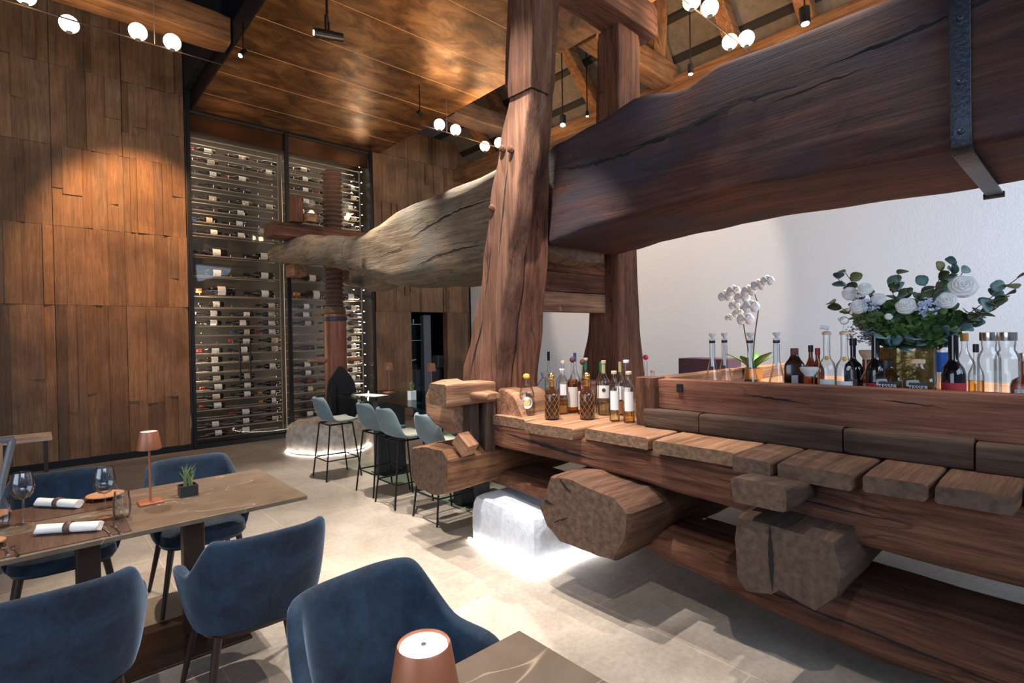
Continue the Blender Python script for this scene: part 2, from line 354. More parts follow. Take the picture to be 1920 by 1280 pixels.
# ================================================================== SETTING
YB = 8.98; XR = 6.9
struct(boxo('floor', (-6, 8, -5, 11, -.1, 0), FLOOR, bev=0))
struct(boxo('wall_right', (XR, XR+.2, -5, 9.2, 0, 4.9), WHITEW, bev=0))
struct(boxo('wall_left', (-6.2, -6, -5, 9.2, 0, 7), WHITEW, bev=0))
bm = bm_(); box(bm, -6, XR, -5.2, -5, 0, .5); box(bm, -6, XR, -5.2, -5, 4.2, 7)
for x in (-6, -3, 0, 3, 6): box(bm, x, x+.5, -5.2, -5, .5, 4.2)
struct(obj('wall_rear', bm, WHITEW))
def oak_wall(name, cols, joints, hole=None, seed=1, zt=6.9):
    rnd = random.Random(seed); bm = bm_()
    box(bm, cols[0], cols[-1], YB+.03, YB+.12, 0 if not hole else 2.1, zt)
    if hole: box(bm, cols[0], hole[0], YB+.03, YB+.12, 0, 2.1); box(bm, hole[1], cols[-1], YB+.03, YB+.12, 0, 2.1)
    for x0, x1 in zip(cols, cols[1:]):
        offs = rnd.choice((0, 0, 1))
        zs = [.09] + list(joints) + [zt]
        for z0, z1 in zip(zs, zs[1:]):
            if hole and z1 <= 2.11 and x0 >= hole[0]-.01 and x1 <= hole[1]+.01: continue
            x = x0+.003
            while x < x1-.03:
                wd = rnd.choice((.075, .1, .12, .16, .2)); xe = min(x+wd, x1-.003)
                if x1-xe < .05: xe = x1-.003
                k = rnd.random(); dl = dr = rnd.uniform(0, .006)
                split = None
                if k < .22: dl += .028
                elif k < .44: dr += .03
                elif k < .52: dl += .022; dr += .022
                if k < .52 and rnd.random() < .5 and z1-z0 > .8: split = z0+(z1-z0)*rnd.uniform(.3, .6)
                segs = [(z0+.002, z1-.002, dl, dr)] if not split else [(z0+.002, split, .004, .004), (split+.001, z1-.002, dl, dr)]
                for za, zb, a, b in segs:
                    vs = [bm.verts.new(p) for p in ((x, YB+.03, za), (xe-.0015, YB+.03, za), (xe-.0015, YB+.03, zb), (x, YB+.03, zb), (x, YB-a, za), (xe-.0015, YB-b, za), (xe-.0015, YB-b, zb), (x, YB-a, zb))]
                    for f in ((4, 5, 6, 7), (0, 4, 7, 3), (1, 2, 6, 5), (3, 7, 6, 2), (0, 1, 5, 4)): bm.faces.new([vs[i] for i in f])
                x = xe
    return struct(obj(name, bm, WALLM, smooth=False))
oak_wall('wall_back_left', [-6.47+.742*k for k in range(12)], (2.1, 3.12, 4.15, 5.18), None, 5)
oak_wall('wall_back_right', [4.70, 5.44, 6.28, XR], (2.1, 3.12, 4.15, 5.05), (5.44, 6.28), 9, 5.6)
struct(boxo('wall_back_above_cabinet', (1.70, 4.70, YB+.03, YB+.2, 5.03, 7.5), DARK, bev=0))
struct(boxo('baseboard_back', (-6, 1.70, YB-.012, YB+.03, 0, .09), BLACK, bev=0))
struct(boxo('trim_1', (XR-.03, XR, YB-.03, YB+.02, 0, 5.0), BLACK, bev=0))
# copper soffit
bm = bm_(); box(bm, 1.80, 4.83, -1.5, YB, 5.04, 5.1)
ys = [YB, 8.28, 7.51, 6.74, 5.97, 5.2, 4.43, 3.66, 2.89, 2.12, 1.35, .58, -.19, -1.5]
for a, b in zip(ys, ys[1:]): box(bm, 1.80, 4.83, b+.005, a-.005, 5.028, 5.04)
struct(obj('ceiling_copper_soffit', bm, COPPER, smooth=False))
bm = bm_()
for y in ys[1:-1]: box(bm, 1.80, 4.83, y-.0045, y+.0045, 5.0265, 5.039)
struct(obj('trim_2', bm, plain('bright_copper_seam', (.8, .42, .2), .55, .5)))
struct(boxo('trim_3', (1.78, 1.80, -1.5, YB, 5.02, 5.3), BLACK, bev=0))
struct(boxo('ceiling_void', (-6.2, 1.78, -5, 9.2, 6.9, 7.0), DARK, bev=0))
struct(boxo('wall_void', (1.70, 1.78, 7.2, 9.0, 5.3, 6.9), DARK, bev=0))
# sloping roof: eave at the white wall, rising to the left
def roofz(x, d=0): return 5.0+(7.15-x)*1.0+d
bm = bm_(); prism(bm, [(7.3, roofz(7.3)), (7.3, roofz(7.3)+.15), (1.7, roofz(1.7)+.15), (1.7, roofz(1.7))], 1, -5, 11)
struct(obj('ceiling_roof_boards', bm, ROOFB, smooth=False))
bm = bm_()
k = 0; x = 6.75
while x > 2: prism(bm, [(x, roofz(x)), (x, roofz(x)-.04), (x-.055, roofz(x-.055)-.04), (x-.055, roofz(x-.055))], 1, -5, 11); x -= .36
struct(obj('ceiling_roof_battens', bm, plain('dark_batten', (.02, .016, .013), .8)))
struct(timber('wall_plate_timber', 1, [(-4.8, 6.5, 6.95, 4.82, 5.06), (2, 6.48, 6.95, 4.84, 5.08), (10.5, 6.5, 6.95, 4.82, 5.05)], WR[1], amp=.018, step=.2))
RN = 'rafter rising from the wall plate under the roof boards'
for i, (y, lab) in enumerate(((1.25, 'nearest orange rafter, rising above the big press beam by the single black spot'), (2.25, 'orange rafter crossing behind the pair of globes, foot on the wall plate'), (3.1, 'orange rafter next right of the truss struts, behind the upper globes'), (5.35, 'orange rafter seen in the gap between the two press posts'), (7.2, 'orange rafter just left of the near press post, above the dark tie beam'), (8.0, 'far orange rafter low beside the oak wall corner'))):
    o = beam2('rafter', (6.75, y, roofz(6.75)-.235), (4.2, y, roofz(4.2)-.235), .17, .17, WR[0]); tag(o, lab, 'rafter', RN)
o = timber('tie_beam', 0, [(-5.8, 6.72, 7.05, 5.06, 5.38), (1.76, 6.72, 7.05, 5.04, 5.36)], WR[0], amp=.015, step=.2, seed=3); tag(o, 'hewn tie beam running over the oak wall at upper left, ending at the copper soffit', 'beam')
o = timber('tie_beam', 0, [(4.86, 6.6, 6.95, 5.02, 5.3), (6.6, 6.6, 6.95, 5.0, 5.28)], WD[0], amp=.015, step=.2, seed=4); tag(o, 'dark grey tie beam behind the near press post, above the small pair of globes', 'beam')
o = timber('tie_beam', 0, [(4.86, 3.85, 4.15, 5.0, 5.3), (6.6, 3.85, 4.15, 4.95, 5.25)], WR[0], amp=.015, step=.2, seed=5); tag(o, 'orange tie beam with a double mortise, right of the far press post', 'beam')
o = beam2('roof_strut', (6.5, 3.98, 5.2), (5.2, 3.98, 7.2), .18, .18, WR[2]); tag(o, 'slanting roof strut rising left from the orange tie beam', 'strut')
o = beam2('roof_strut', (6.35, 4.0, 5.22), (6.1, 3.75, 7.0), .17, .17, WR[2]); tag(o, 'steeper roof strut rising beside the slanting one', 'strut')
# service niche behind the oak wall
struct(boxo('wall_niche_back', (5.0, 6.9, 10.6, 10.7, 0, 2.3), SLATE, bev=0))
struct(boxo('wall_niche_left', (5.2, 5.30, 9.12, 10.6, 0, 2.3), SLATE, bev=0)); struct(boxo('wall_niche_right', (6.8, 6.9, 9.12, 10.6, 0, 2.3), SLATE, bev=0))
struct(boxo('ceiling_niche', (5.2, 6.9, 9.1, 10.6, 2.12, 2.2), SLATE, bev=0))
t = thing('service_cabinet', 'dark drawer cabinet inside the opening in the oak wall', 'cabinet', (6.2, 9.5, 0))
boxo('body', (-.55, .6, -.2, .5, 0, .95), SLATE, t)
for i in range(3):
    d = boxo('drawer', (-.5, .08, -.22, -.2, .05+.3*i, .32+.3*i), SLATE, t); boxo('handle', (-.28, -.16, -.235, -.22, .26+.3*i, .275+.3*i), BLACK, d, 0)
    d = boxo('drawer', (.1, .58, -.22, -.2, .05+.3*i, .32+.3*i), SLATE, t); boxo('handle', (.28, .4, -.235, -.22, .26+.3*i, .275+.3*i), BLACK, d, 0)
tag(boxo('niche_panel', (5.83, 6.0, 9.13, 9.26, .0, 2.05), plain('grey_lacquer_panel', (.09, .1, .115), .5)), 'tall grey panel standing between shelves and darkness in the oak wall opening', 'panel')
for z, l in ((1.87, 'upper thin glass shelf tinted bluish inside the oak wall opening'), (1.55, 'lower thin glass shelf inside the oak wall opening')):
    tag(boxo('glass_shelf', (5.32, 5.82, 9.2, 9.55, z-.012, z), plain('bluish_shelf', (.25, .4, .5), .2)), l, 'shelf')
bm = bm_(); lathe(bm, ((.02, 0), (.03, .03), (.028, .08), (.03, .1)), 12); o = obj('glass_cup', bm, CHROME); o.location = (5.55, 9.35, 1.871); tag(o, 'left small shiny cup on the upper niche shelf', 'cup')
o = dup(o, (5.72, 9.35, 1.871), label='right small shiny cup on the upper niche shelf')
t = thing('coffee_machine', 'shiny coffee machine on the counter at the left of the niche', 'coffee machine', (5.62, 9.4, .951))
boxo('body', (-.16, .16, -.1, .15, 0, .12), BLACK, t, .01); bm = bm_(); tube(bm, [(-.15, -.1, .16), (.12, -.1, .2)], .018); tube(bm, [(-.1, -.12, .05), (-.1, -.12, .18)], .03); obj('chrome_head', bm, CHROME, t)
t = thing('kitchen_appliance', 'grey rounded appliance on the counter at the right of the niche', 'appliance', (6.45, 9.5, .951))
bm = bm_(); prism(bm, [(-.12, 0), (.14, 0), (.14, .16), (.08, .25), (-.1, .26)], 1, -.1, .15); obj('housing', bm, plain('pale_grey_casing', (.22, .24, .27), .4), t, .02)
boxo('front_panel', (-.08, .1, -.104, -.1, .04, .2), plain('pale_grey_front', (.16, .18, .2), .3), t)

# ================================================================== WINE CABINET
CX0, CX1, CM = 1.72, 4.68, 3.15
t = thing('wine_cabinet', 'floor to ceiling glass fronted wine cabinet set in the oak wall', 'wine cabinet', (3.2, 9.3, 0))
def cb(name, d, mat, bev=.002): return boxo(name, (d[0]-3.2, d[1]-3.2, d[2]-9.3, d[3]-9.3, d[4], d[5]), mat, t, bev)
IN = plain('cabinet_interior', (.014, .012, .010), .5, 0)
cb('back_panel', (CX0, CX1, 9.62, 9.66, 0, 5.02), IN, 0); cb('side_panel', (CX0-.02, CX0, 9.0, 9.66, 0, 5.02), IN, 0); cb('side_panel', (CX1, CX1+.02, 9.0, 9.66, 0, 5.02), IN, 0)
cb('top_panel', (CX0, CX1, 9.0, 9.66, 4.98, 5.02), IN, 0); cb('base', (CX0, CX1, 9.02, 9.62, .0, .12), BLACK)
cb('header', (CX0+.05, CX1-.05, 9.03, 9.05, 4.72, 5.0), plain('bronze_mirror', (.12, .07, .04), .15, .9))
for x0, x1 in ((CX0, CX0+.045), (CM-.03, CM+.03), (CX1-.045, CX1)): cb('frame_post', (x0, x1, 8.96, 9.02, 0, 5.0), BLACK)
cb('sill_rail', (CX0, CX1, 8.95, 9.0, 0, .07), BLACK)
for x0, x1, n in ((CX0+.05, 2.43, 0), (2.434, CM-.035, 1), (CM+.035, CX1-.05, 2)):
    cb('lower_glass_door', (x0, x1, 8.975, 8.985, .08, 2.36), CABG, 0)
for x0, x1 in ((CX0+.05, CM-.035), (CM+.035, CX1-.05)): cb('upper_glass_pane', (x0, x1, 8.985, 8.992, 2.38, 4.98), CABG, 0)
for x in (2.36, 2.51):
    bm = bm_(); tube(bm, [(x-3.2, -.38, .98), (x-3.2, -.38, 1.58)], .013, 10); tube(bm, [(x-3.2, -.38, 1.06), (x-3.2, -.32, 1.06)], .008); tube(bm, [(x-3.2, -.38, 1.5), (x-3.2, -.32, 1.5)], .008); obj('door_handle', bm, BLACK, t)
bm = bm_(); bm2 = bm_()
for z in [.3+.2*i for i in range(23)]:
    lathe(bm, ((.0, 0), (.011, .002), (.011, .006), (0, .008)), 8, (4.6-3.2, -.06, z)); lathe(bm2, ((.0, 0), (.011, .002), (.011, .006), (0, .008)), 8, (4.42-3.2, -.02, z))
o = obj('led_point', bm, LEDP, t); o['kind'] = 'stuff'; o = obj('led_point', bm2, LEDP, t); o['kind'] = 'stuff'
rows_small = [.13+.1425*k for k in range(15)]; rows_mid = [2.30, 2.60, 2.91]; rows_top = [3.235, 3.415, 3.59, 3.755, 3.945, 4.135, 4.315, 4.475]
bays = (('left', CX0+.06, CM-.10), ('right', CM+.06, 4.50))
for bn, x0, x1 in bays:
    bm = bm_(); bp = bm_()
    for z in rows_small+rows_mid+rows_top+[4.66]:
        big = z in rows_mid
        box(bm, x0-3.2, x1-3.2, 9.10-9.3, 9.112-9.3, z-.022 if z < 2.2 else z-.018, z-.002); box(bm, x0-3.2, x1-3.2, 9.36-9.3, 9.37-9.3, z-.012, z-.002)
        if z < 4.6:
            px = x0+.09
            while px < x1-.05:
                tube(bp, [(px-3.2, 9.09-9.3, z-.004), (px-3.2, 9.085-9.3, z+.022), (px+.004-3.2, 9.075-9.3, z+.03)], .0045, 6); px += .215
    for xx in (x0, x1-.012, x1+.05 if bn == 'left' else x1-.02): box(bm, xx-3.2, xx+.012-3.2, 9.10-9.3, 9.115-9.3, .1, 4.66)
    o = obj('rack_'+'bars', bm, STEEL, t, .002); o = obj('bottle_cradle', bp, CHROME, t); o['kind'] = 'stuff'
area('cabinet_light_left', (CX0+.04, 9.2, 1.3), (3, 9.2, 1.2), .03, 42, (1, .84, .62), 2.2)
area('cabinet_light_left_top', (CX0+.04, 9.2, 3.7), (3, 9.2, 3.6), .03, 26, (1, .84, .62), 2.2)
area('cabinet_light_right', (4.63, 9.2, 1.3), (3.5, 9.2, 1.2), .03, 38, (1, .84, .62), 2.2)
area('cabinet_light_right_top', (4.63, 9.2, 3.7), (3.5, 9.2, 3.6), .03, 22, (1, .84, .62), 2.2)
area('cabinet_light_ceiling', (3.2, 9.13, 4.93), (3.2, 9.2, 0), 2.8, 16, (1, .84, .62), .05)
area('cabinet_light_mullion', (3.15, 9.06, 2.2), (3.15, 9.6, 2.2), .03, 5, (1, .84, .62), 4.2)
# wine bottles lie along the wall, neck to the left
def wine_proto(kind, foil, lab, r=.043, L=.345):
    bm = bm_(); k = r/.038
    lathe(bm, ((.012*k, 0), (.0155*k, .003), (.015*k, L*.02), (.0145*k, L*.27), (.02*k, L*.32), (r*.8, L*.38), (r, L*.44), (r, L*.98), (r*.9, L)), 14, axis='x')
    b = obj('wine_bottle', bm, WINEG)
    bm = bm_(); lathe(bm, ((.0165*k, -.002), (.0165*k, L*.17), (.016*k, L*.172)), 12, axis='x', cap=True); obj('foil_capsule', bm, foil, b)
    bm = bm_(); P = []
    for i in range(9): a = PI*.62+PI*.85*i/8; P.append([(L*.55, (r+.0012)*math.cos(a), (r+.0012)*math.sin(a)), (L*(.55+lab[1]), (r+.0012)*math.cos(a), (r+.0012)*math.sin(a))])
    grid(bm, P); obj('paper_label', bm, lab[0], b)
    return b
protos = [(wine_proto('a', BLKP, (PAPER, .27)), 'black foil and white label'), (wine_proto('b', RED, (PAPER, .3)), 'red foil and white label'),
          (wine_proto('c', BLKP, (CREAM, .3)), 'black foil and cream label'), (wine_proto('d', ORANGE, (PAPER, .2)), 'orange foil and white label'),
          (wine_proto('e', NAVY, (CREAM, .24)), 'blue foil and cream label'), (wine_proto('f', BLKP, (plain('dark_label', (.05, .04, .05), .6), .25)), 'black foil and dark label'),
          (wine_proto('g', RED, (plain('maroon_label', (.25, .03, .05), .6), .22)), 'red foil and maroon label')]
mag = (wine_proto('m', ORANGE, (PAPER, .2), .075, .56), 'orange foil')
mag2 = (wine_proto('n', BLKP, (PAPER, .24), .06, .46), 'white label')
used = set()
def place(pr, loc, label, group):
    b = pr[0]
    if id(b) in used: b = dup(b)
    else: used.add(id(b))
    b.location = loc; b.rotation_euler = (random.uniform(-.5, .5), 0, 0); tag(b, label, 'wine bottle', group)
ORD = ['first', 'second', 'third', 'fourth', 'fifth', 'sixth', 'seventh', 'eighth', 'ninth', 'tenth', 'eleventh', 'twelfth', 'thirteenth', 'fourteenth', 'fifteenth']
for bn, x0, x1 in bays:
    for ri, z in enumerate(rows_small):
        for k in range(3):
            if random.random() < .06: continue
            pr = random.choices(protos, (6, 3, 5, 2, 1, 3, 1))[0]; xx = x0+.03+k*.43+random.uniform(0, .07)
            if xx+.32 > x1: continue
            if bn == 'right' and 3.42 < xx+.16 < 3.62 and z < 2.2: xx += 0
            place(pr, (xx, 9.19, z+.0435), f'bottle, {pr[1]}, {ORD[k]} from left, {ORD[14-ri]} lower shelf down, {bn} bay', f'bottles on the lower shelves of the {bn} cabinet bay')
    for ri, z in enumerate(rows_mid):
        xs = [x0+.04, x0+.74] if bn == 'left' else [x0+.1, x0+.8]
        for k, xx in enumerate(xs):
            pr = mag if (ri < 1 and k == 0) else mag2
            r = .075 if pr is mag else .06
            place(pr, (xx, 9.22, z+r+.002), f'{("left","right")[k]} big bottle on the {("lowest","middle","highest")[ri]} magnum shelf, {bn} bay, {pr[1]}', 'magnum bottles in the wine cabinet')
    for ri, z in enumerate(rows_top):
        for k in range(3):
            if random.random() < .08: continue
            pr = random.choices(protos, (7, 2, 5, 1, 1, 4, 1))[0]; xx = x0+.0+k*.44+random.uniform(0, .1)
            if xx+.32 > x1: continue
            if z < 3.3 and bn == 'left' and k == 2: continue
            place(pr, (xx, 9.19, z+.0435), f'bottle, {pr[1]}, {ORD[k]} from left, {ORD[7-ri]} upper rack down, {bn} bay', f'bottles on the upper racks of the {bn} cabinet bay')
for pr in protos+[mag, mag2]:
    if id(pr[0]) not in used:
        for c in list(pr[0].children): bpy.data.objects.remove(c)
        bpy.data.objects.remove(pr[0])

# ================================================================== WINE PRESS
press = thing('wine_press', 'huge old timber beam wine press used as a bar', 'wine press', (0, 0, 0))
P_ = press
# main beam: near half dark, far half weathered grey, tapering into a fork
st = [(-1.2, 3.02, 4.0, 2.40, 3.16), (.4, 3.0, 4.0, 2.39, 3.14), (1.05, 3.0, 4.0, 2.41, 3.17), (1.5, 3.0, 4.0, 2.42, 3.2), (1.72, 3.0, 4.0, 2.41, 3.13), (2.05, 3.0, 4.0, 2.39, 3.19), (2.45, 3.0, 4.0, 2.37, 3.12), (2.75, 3.02, 3.98, 2.33, 3.09), (3.0, 3.05, 3.95, 2.3, 3.09)]
mb = timber('press_beam', 1, st, WB, P_, r=.05, amp=.022, step=.1, seed=11, n=5); mb['label'] = 'dark reddish stretch of the beam'
st = [(3.0, 3.05, 3.95, 2.22, 3.1), (3.5, 3.0, 3.95, 2.2, 3.11), (4.1, 2.98, 3.9, 2.18, 3.07), (4.7, 2.95, 3.9, 2.18, 3.03), (5.2, 2.95, 3.9, 2.2, 3.02), (5.7, 2.92, 3.9, 2.27, 2.93), (6.0, 2.9, 3.92, 2.36, 2.87), (6.3, 2.86, 3.95, 2.46, 2.89), (6.6, 2.82, 3.95, 2.5, 2.93)]
gb = timber('press_beam_fork', 1, st, WG, P_, r=.16, amp=.035, step=.09, seed=12, n=6); gb['label'] = 'weathered grey end of the beam'
st = [(6.3, 2.84, 3.3, 2.46, 2.89), (6.83, 2.78, 3.2, 2.56, 2.97), (7.35, 2.72, 3.14, 2.65, 3.05), (7.7, 2.69, 3.12, 2.70, 3.06), (8.2, 2.66, 3.08, 2.75, 3.04), (8.5, 2.66, 3.02, 2.8, 2.98)]
timber('fork_arm', 1, st, WG, P_, r=.15, amp=.02, step=.08, seed=13, n=6)
st = [(6.2, 3.5, 3.98, 2.4, 2.9), (7.2, 3.62, 4.02, 2.3, 2.9), (7.9, 3.64, 4.02, 2.42, 2.98), (8.4, 3.66, 4.0, 2.6, 2.96)]
timber('fork_arm', 1, st, WG, P_, r=.13, amp=.025, step=.1, seed=14)
timber('nut_board', 0, [(2.45, 7.55, 7.95, 3.03, 3.23), (4.0, 7.52, 7.95, 3.03, 3.22)], W[0], P_, r=.03, amp=.01, seed=15)
timber('peg', 2, [(3.24, 2.66, 2.84, 7.45, 7.6), (3.58, 2.68, 2.82, 7.46, 7.58)], W[2], P_, r=.015, amp=.005, seed=16)
timber('peg', 1, [(7.35, 2.84, 2.98, 3.24, 3.36), (7.5, 2.84, 2.98, 3.24, 3.36)], WE[1], P_, r=.01, amp=.003, seed=17)
timber('peg', 1, [(8.0, 2.88, 3.08, 2.55, 2.74), (8.35, 2.88, 3.08, 2.55, 2.74)], WE[1], P_, r=.015, amp=.004, seed=18)
# iron strap round the beam
bm = bm_()
xs0, zt, zb = 2.972, 3.2, 2.37
ring = [(xs0, zt), (xs0, zb+.05), (xs0+.05, zb-.012), (4.03, zb-.012), (4.07, zb+.03)]
for (xa, za), (xb, zb2) in zip(ring, ring[1:]):
    pass
P = [[(x, y, z) for y in (.365, .438)] for x, z in [(4.03, 3.2), (xs0, 3.2), (xs0, 2.9), (xs0, 2.6), (xs0, 2.43), (xs0+.015, 2.385), (xs0+.06, 2.362), (3.3, 2.358), (3.7, 2.356), (4.08, 2.352)]]
grid(bm, P); stp = obj('iron_strap', bm, IRON, P_, .003, solid=.012); stp['label'] = 'bluish riveted iron strap'
for z in (2.92, 2.65, 2.44):
    bm = bm_(); lathe(bm, ((.013, 0), (.012, .004), (.006, .009), (0, .01)), 10, axis='x'); o = obj('rivet', bm, IRON, stp); o.location = (xs0-.006, .40, z); o.rotation_euler = (0, 0, PI)
bm = bm_(); tube(bm, [(4.06, .36, 2.348), (4.06, .45, 2.348)], .018, 8); obj('strap_pin', bm, IRON, stp)
# long cracks cut in the near beam face
def crack(pts, par, w, d=(1, 0, 0)):
    """dark split following the surface of par; pts are (u, v) in the plane seen along d"""
    from mathutils.bvhtree import BVHTree
    me = par.data; bv = BVHTree.FromPolygons([v.co for v in me.vertices], [p.vertices for p in me.polygons]); d = Vector(d)
    if abs(d.x) > .5: P = [Vector((-5 if d.x > 0 else 9, p[0], p[1])) for p in pts]
    else: P = [Vector((p[0], -3, p[1])) for p in pts]
    hits = []; n = len(P)
    for i, p in enumerate(P):
        tg = (P[min(i+1, n-1)]-P[max(i-1, 0)]).normalized(); sd = d.cross(tg)
        ww = 1.45*w*math.sin(PI*(i+.2)/(n-.6))*random.uniform(.6, 1.3); row = []
        for q in (-1, 0, 1):
            h = bv.ray_cast(p+sd*q*ww, d)[0]
            if h is None: row = None; break
            row.append(h-d*.0025)
        if row: hits.append(row)
    if len(hits) < 3: return
    bm = bm_(); grid(bm, hits); o = obj('crack', bm, DARK, par, smooth=False); o['label'] = 'dark split in the wood'; return o
def jag(y0, z0, y1, z1, n=14, a=.012, sag=0):
    return [(y0+(y1-y0)*i/n, z0+(z1-z0)*i/n+sag*math.sin(PI*i/n)+random.uniform(-a, a)) for i in range(n+1)]
crack(jag(2.75, 2.86, 1.98, 2.83, 26, .008, -.03), mb, .009)
crack(jag(2.1, 2.84, 1.32, 2.93, 26, .006, -.035), mb, .013)
crack(jag(1.2, 2.84, .75, 2.86, 16, .004), mb, .004)
crack(jag(1.5, 2.92, 1.0, 2.88, 14, .004), mb, .003)
crack(jag(.98, 2.93, .1, 3.0, 22, .004, -.01), mb, .007)
crack(jag(3.5, 2.8, 4.9, 2.62, 30, .006, .06), gb, .006)
crack(jag(3.7, 2.42, 4.8, 2.33, 26, .006, .04), gb, .006)
crack(jag(5.0, 2.55, 5.5, 2.5, 12, .006, .02), gb, .004)
# posts
st = [(1.0, 2.62, 2.8, 3.16, 3.55), (1.3, 2.60, 2.8, 3.11, 3.51), (1.6, 2.6, 2.8, 3.04, 3.39), (2.1, 2.6, 2.79, 2.94, 3.24), (2.6, 2.6, 2.78, 2.82, 3.12), (3.0, 2.6, 2.78, 2.74, 3.0), (3.33, 2.6, 2.78, 2.66, 2.9)]
np_ = timber('post', 2, st, wood('near_post_wood', 2, (.10, .045, .028), (.2, .1, .064), (.31, .17, .11), 1, .7, .8, 0, None, .5), P_, r=.02, amp=.012, seed=21)
crack(jag(3.4, 1.3, 3.22, 1.75, 14, .008), np_, .006); crack(jag(3.02, 2.2, 2.9, 2.9, 18, .006), np_, .004); crack(jag(3.2, 1.9, 3.1, 2.3, 10, .005), np_, .003)
st = [(1.0, 2.80, 3.0, 3.04, 3.55), (1.25, 2.8, 3.0, 3.02, 3.5), (1.7, 2.8, 3.03, 2.98, 3.4), (2.25, 2.8, 3.05, 2.93, 3.3), (2.9, 2.8, 3.0, 2.86, 3.2), (3.45, 2.8, 3.0, 2.80, 3.1), (3.46, 2.7, 3.0, 2.77, 3.05), (4.9, 2.66, 2.98, 2.62, 2.88)]
timber('post', 2, st, W[2], P_, r=.02, amp=.01, seed=22)
timber('post', 2, [(3.335, 2.6, 2.8, 2.645, 2.91), (4.9, 2.6, 2.8, 2.5, 2.74)], W[2], P_, r=.02, amp=.01, seed=23)
st = [(.9, 3.95, 4.42, 2.9, 3.45), (1.25, 3.95, 4.36, 2.95, 3.38), (1.7, 3.97, 4.3, 2.95, 3.3), (2.3, 3.98, 4.28, 2.95, 3.25), (4.41, 3.97, 4.3, 2.9, 3.16)]
timber('post', 2, st, W[2], P_, r=.02, amp=.012, seed=24)
timber('cap_timber', 0, [(2.75, 2.75, 3.1, 4.42, 4.74), (4.45, 2.8, 3.12, 4.40, 4.68)], W[0], P_, r=.02, amp=.015, seed=25)
for i, (z0, z1) in enumerate(((1.8, 1.97), (1.975, 2.14), (2.145, 2.34))): timber('infill_board', 0, [(2.98, 3.1, 3.2, z0, z1), (4.0, 3.1, 3.2, z0, z1)], WE[0] if i == 0 else W[0], P_, r=.008, amp=.004, seed=30+i)
for y, z in ((2.86, 2.95), (2.95, 2.98), (3.08, 2.57)):
    bm = bm_(); bmesh.ops.create_icosphere(bm, subdivisions=2, radius=.028); 
    for v in bm.verts: v.co = v.co*(1+.3*noise.noise(v.co*60)); v.co.x *= .8
    o = obj('wooden_peg', bm, W[2], P_); o.location = (2.59, y, z)
# bed: rails, planks, blocks, rim
st = [(-1, 2.66, 2.92, .64, .925), (.2, 2.65, 2.92, .645, .925), (.93, 2.64, 2.92, .665, .925), (1.5, 2.64, 2.92, .70, .925), (1.84, 2.63, 2.92, .72, .925), (2.6, 2.6, 2.92, .745, .925), (3.14, 2.6, 2.92, .75, .925)]
rl = timber('long_rail', 1, st, W[1], P_, r=.03, amp=.02, seed=40)
timber('long_rail', 1, [(-1, 4.9, 5.2, .66, .925), (3.4, 4.9, 5.2, .7, .925)], W[1], P_, r=.03, amp=.01, seed=41, step=.3)
crack(jag(3.0, .88, 2.1, .80, 22, .004), rl, .007); crack(jag(1.4, .84, .5, .8, 18, .004), rl, .003)
pl = [(2.735, 3.42, 2.64, 2.55), (2.245, 2.72, 2.545, 2.535), (1.735, 2.235, 2.59, 2.64), (1.215, 1.71, 2.6, 2.56), (1.012, 1.205, 2.515, 2.49), (.69, 1.005, 2.475, 2.575), (.45, .672, 2.55, 2.54), (.2, .44, 2.56, 2.59), (-.35, .185, 2.75, 2.7), (-1, -.36, 2.75, 2.7)]
for i, (y0, y1, xa, xb) in enumerate(pl):
    timber('bed_plank', 0, [((xa+xb)/2, y0, y1, .925, 1.0), (5.3, y0, y1, .925, 1.0)], WE[0] if i < 4 else wood('brown_plank_wood', 0, (.06, .03, .019), (.13, .068, .043), (.22, .12, .078), 1, .8, .75), P_, r=.014, amp=.006, seed=50+i, step=.13, end=ENDL if i < 4 else ENDM)
for i, (y0, y1) in enumerate(((1.60, 1.98), (.845, 1.59), (.36, .838), (-1, .352))):
    timber('edge_block', 1, [(y0, 2.9, 3.06, 1.0, 1.125+.006*i), (y1, 2.9, 3.06, 1.0, 1.12)], WD[1], P_, r=.02, amp=.006, seed=60+i)
rm = timber('rim_board', 1, [(-1, 2.96, 3.05, 1.125, 1.335), (1.9, 2.96, 3.05, 1.12, 1.31)], WE[1] if 0 else wood('red_rim_wood', 1, (.1, .035, .022), (.21, .082, .05), (.33, .15, .095), 1, .6, .7, 0, None, .3), P_, r=.008, amp=.004, seed=65)
crack(jag(1.35, 1.25, 1.0, 1.22, 12, .003), rm, .004); crack(jag(.7, 1.27, .45, 1.25, 10, .003), rm, .002)
boxo('mortise_slot', (2.945, 2.97, 1.725, 1.76, 1.235, 1.285), DARK, rm, 0)
timber('corner_block', 2, [(1.0, 2.93, 3.08, 1.9, 2.06), (1.315, 2.9, 3.06, 1.9, 2.04)], W[2], P_, r=.015, amp=.006, seed=66)
timber('rim_board', 0, [(3.07, 1.98, 2.07, 1.0, 1.30), (5.3, 1.98, 2.09, 1.0, 1.30)], WE[0], P_, r=.012, amp=.006, seed=67, step=.2)
timber('inner_board', 1, [(-1, 3.08, 5.2, 1.0, 1.2), (1.96, 3.08, 5.2, 1.0, 1.2)], WE[1], P_, r=.01, amp=.003, seed=68, step=.3)
# timbers beneath
sl = timber('sill_beam', 1, [(-1, 2.7, 3.25, .08, .4), (.6, 2.7, 3.22, .15, .415), (1.1, 2.7, 3.2, .19, .42), (1.6, 2.7, 3.2, .24, .42), (2.1, 2.68, 3.18, .33, .45), (2.45, 2.6, 3.15, .395, .52), (3.4, 2.72, 3.15, .395, .54)], W[1], P_, r=.09, amp=.03, seed=70)
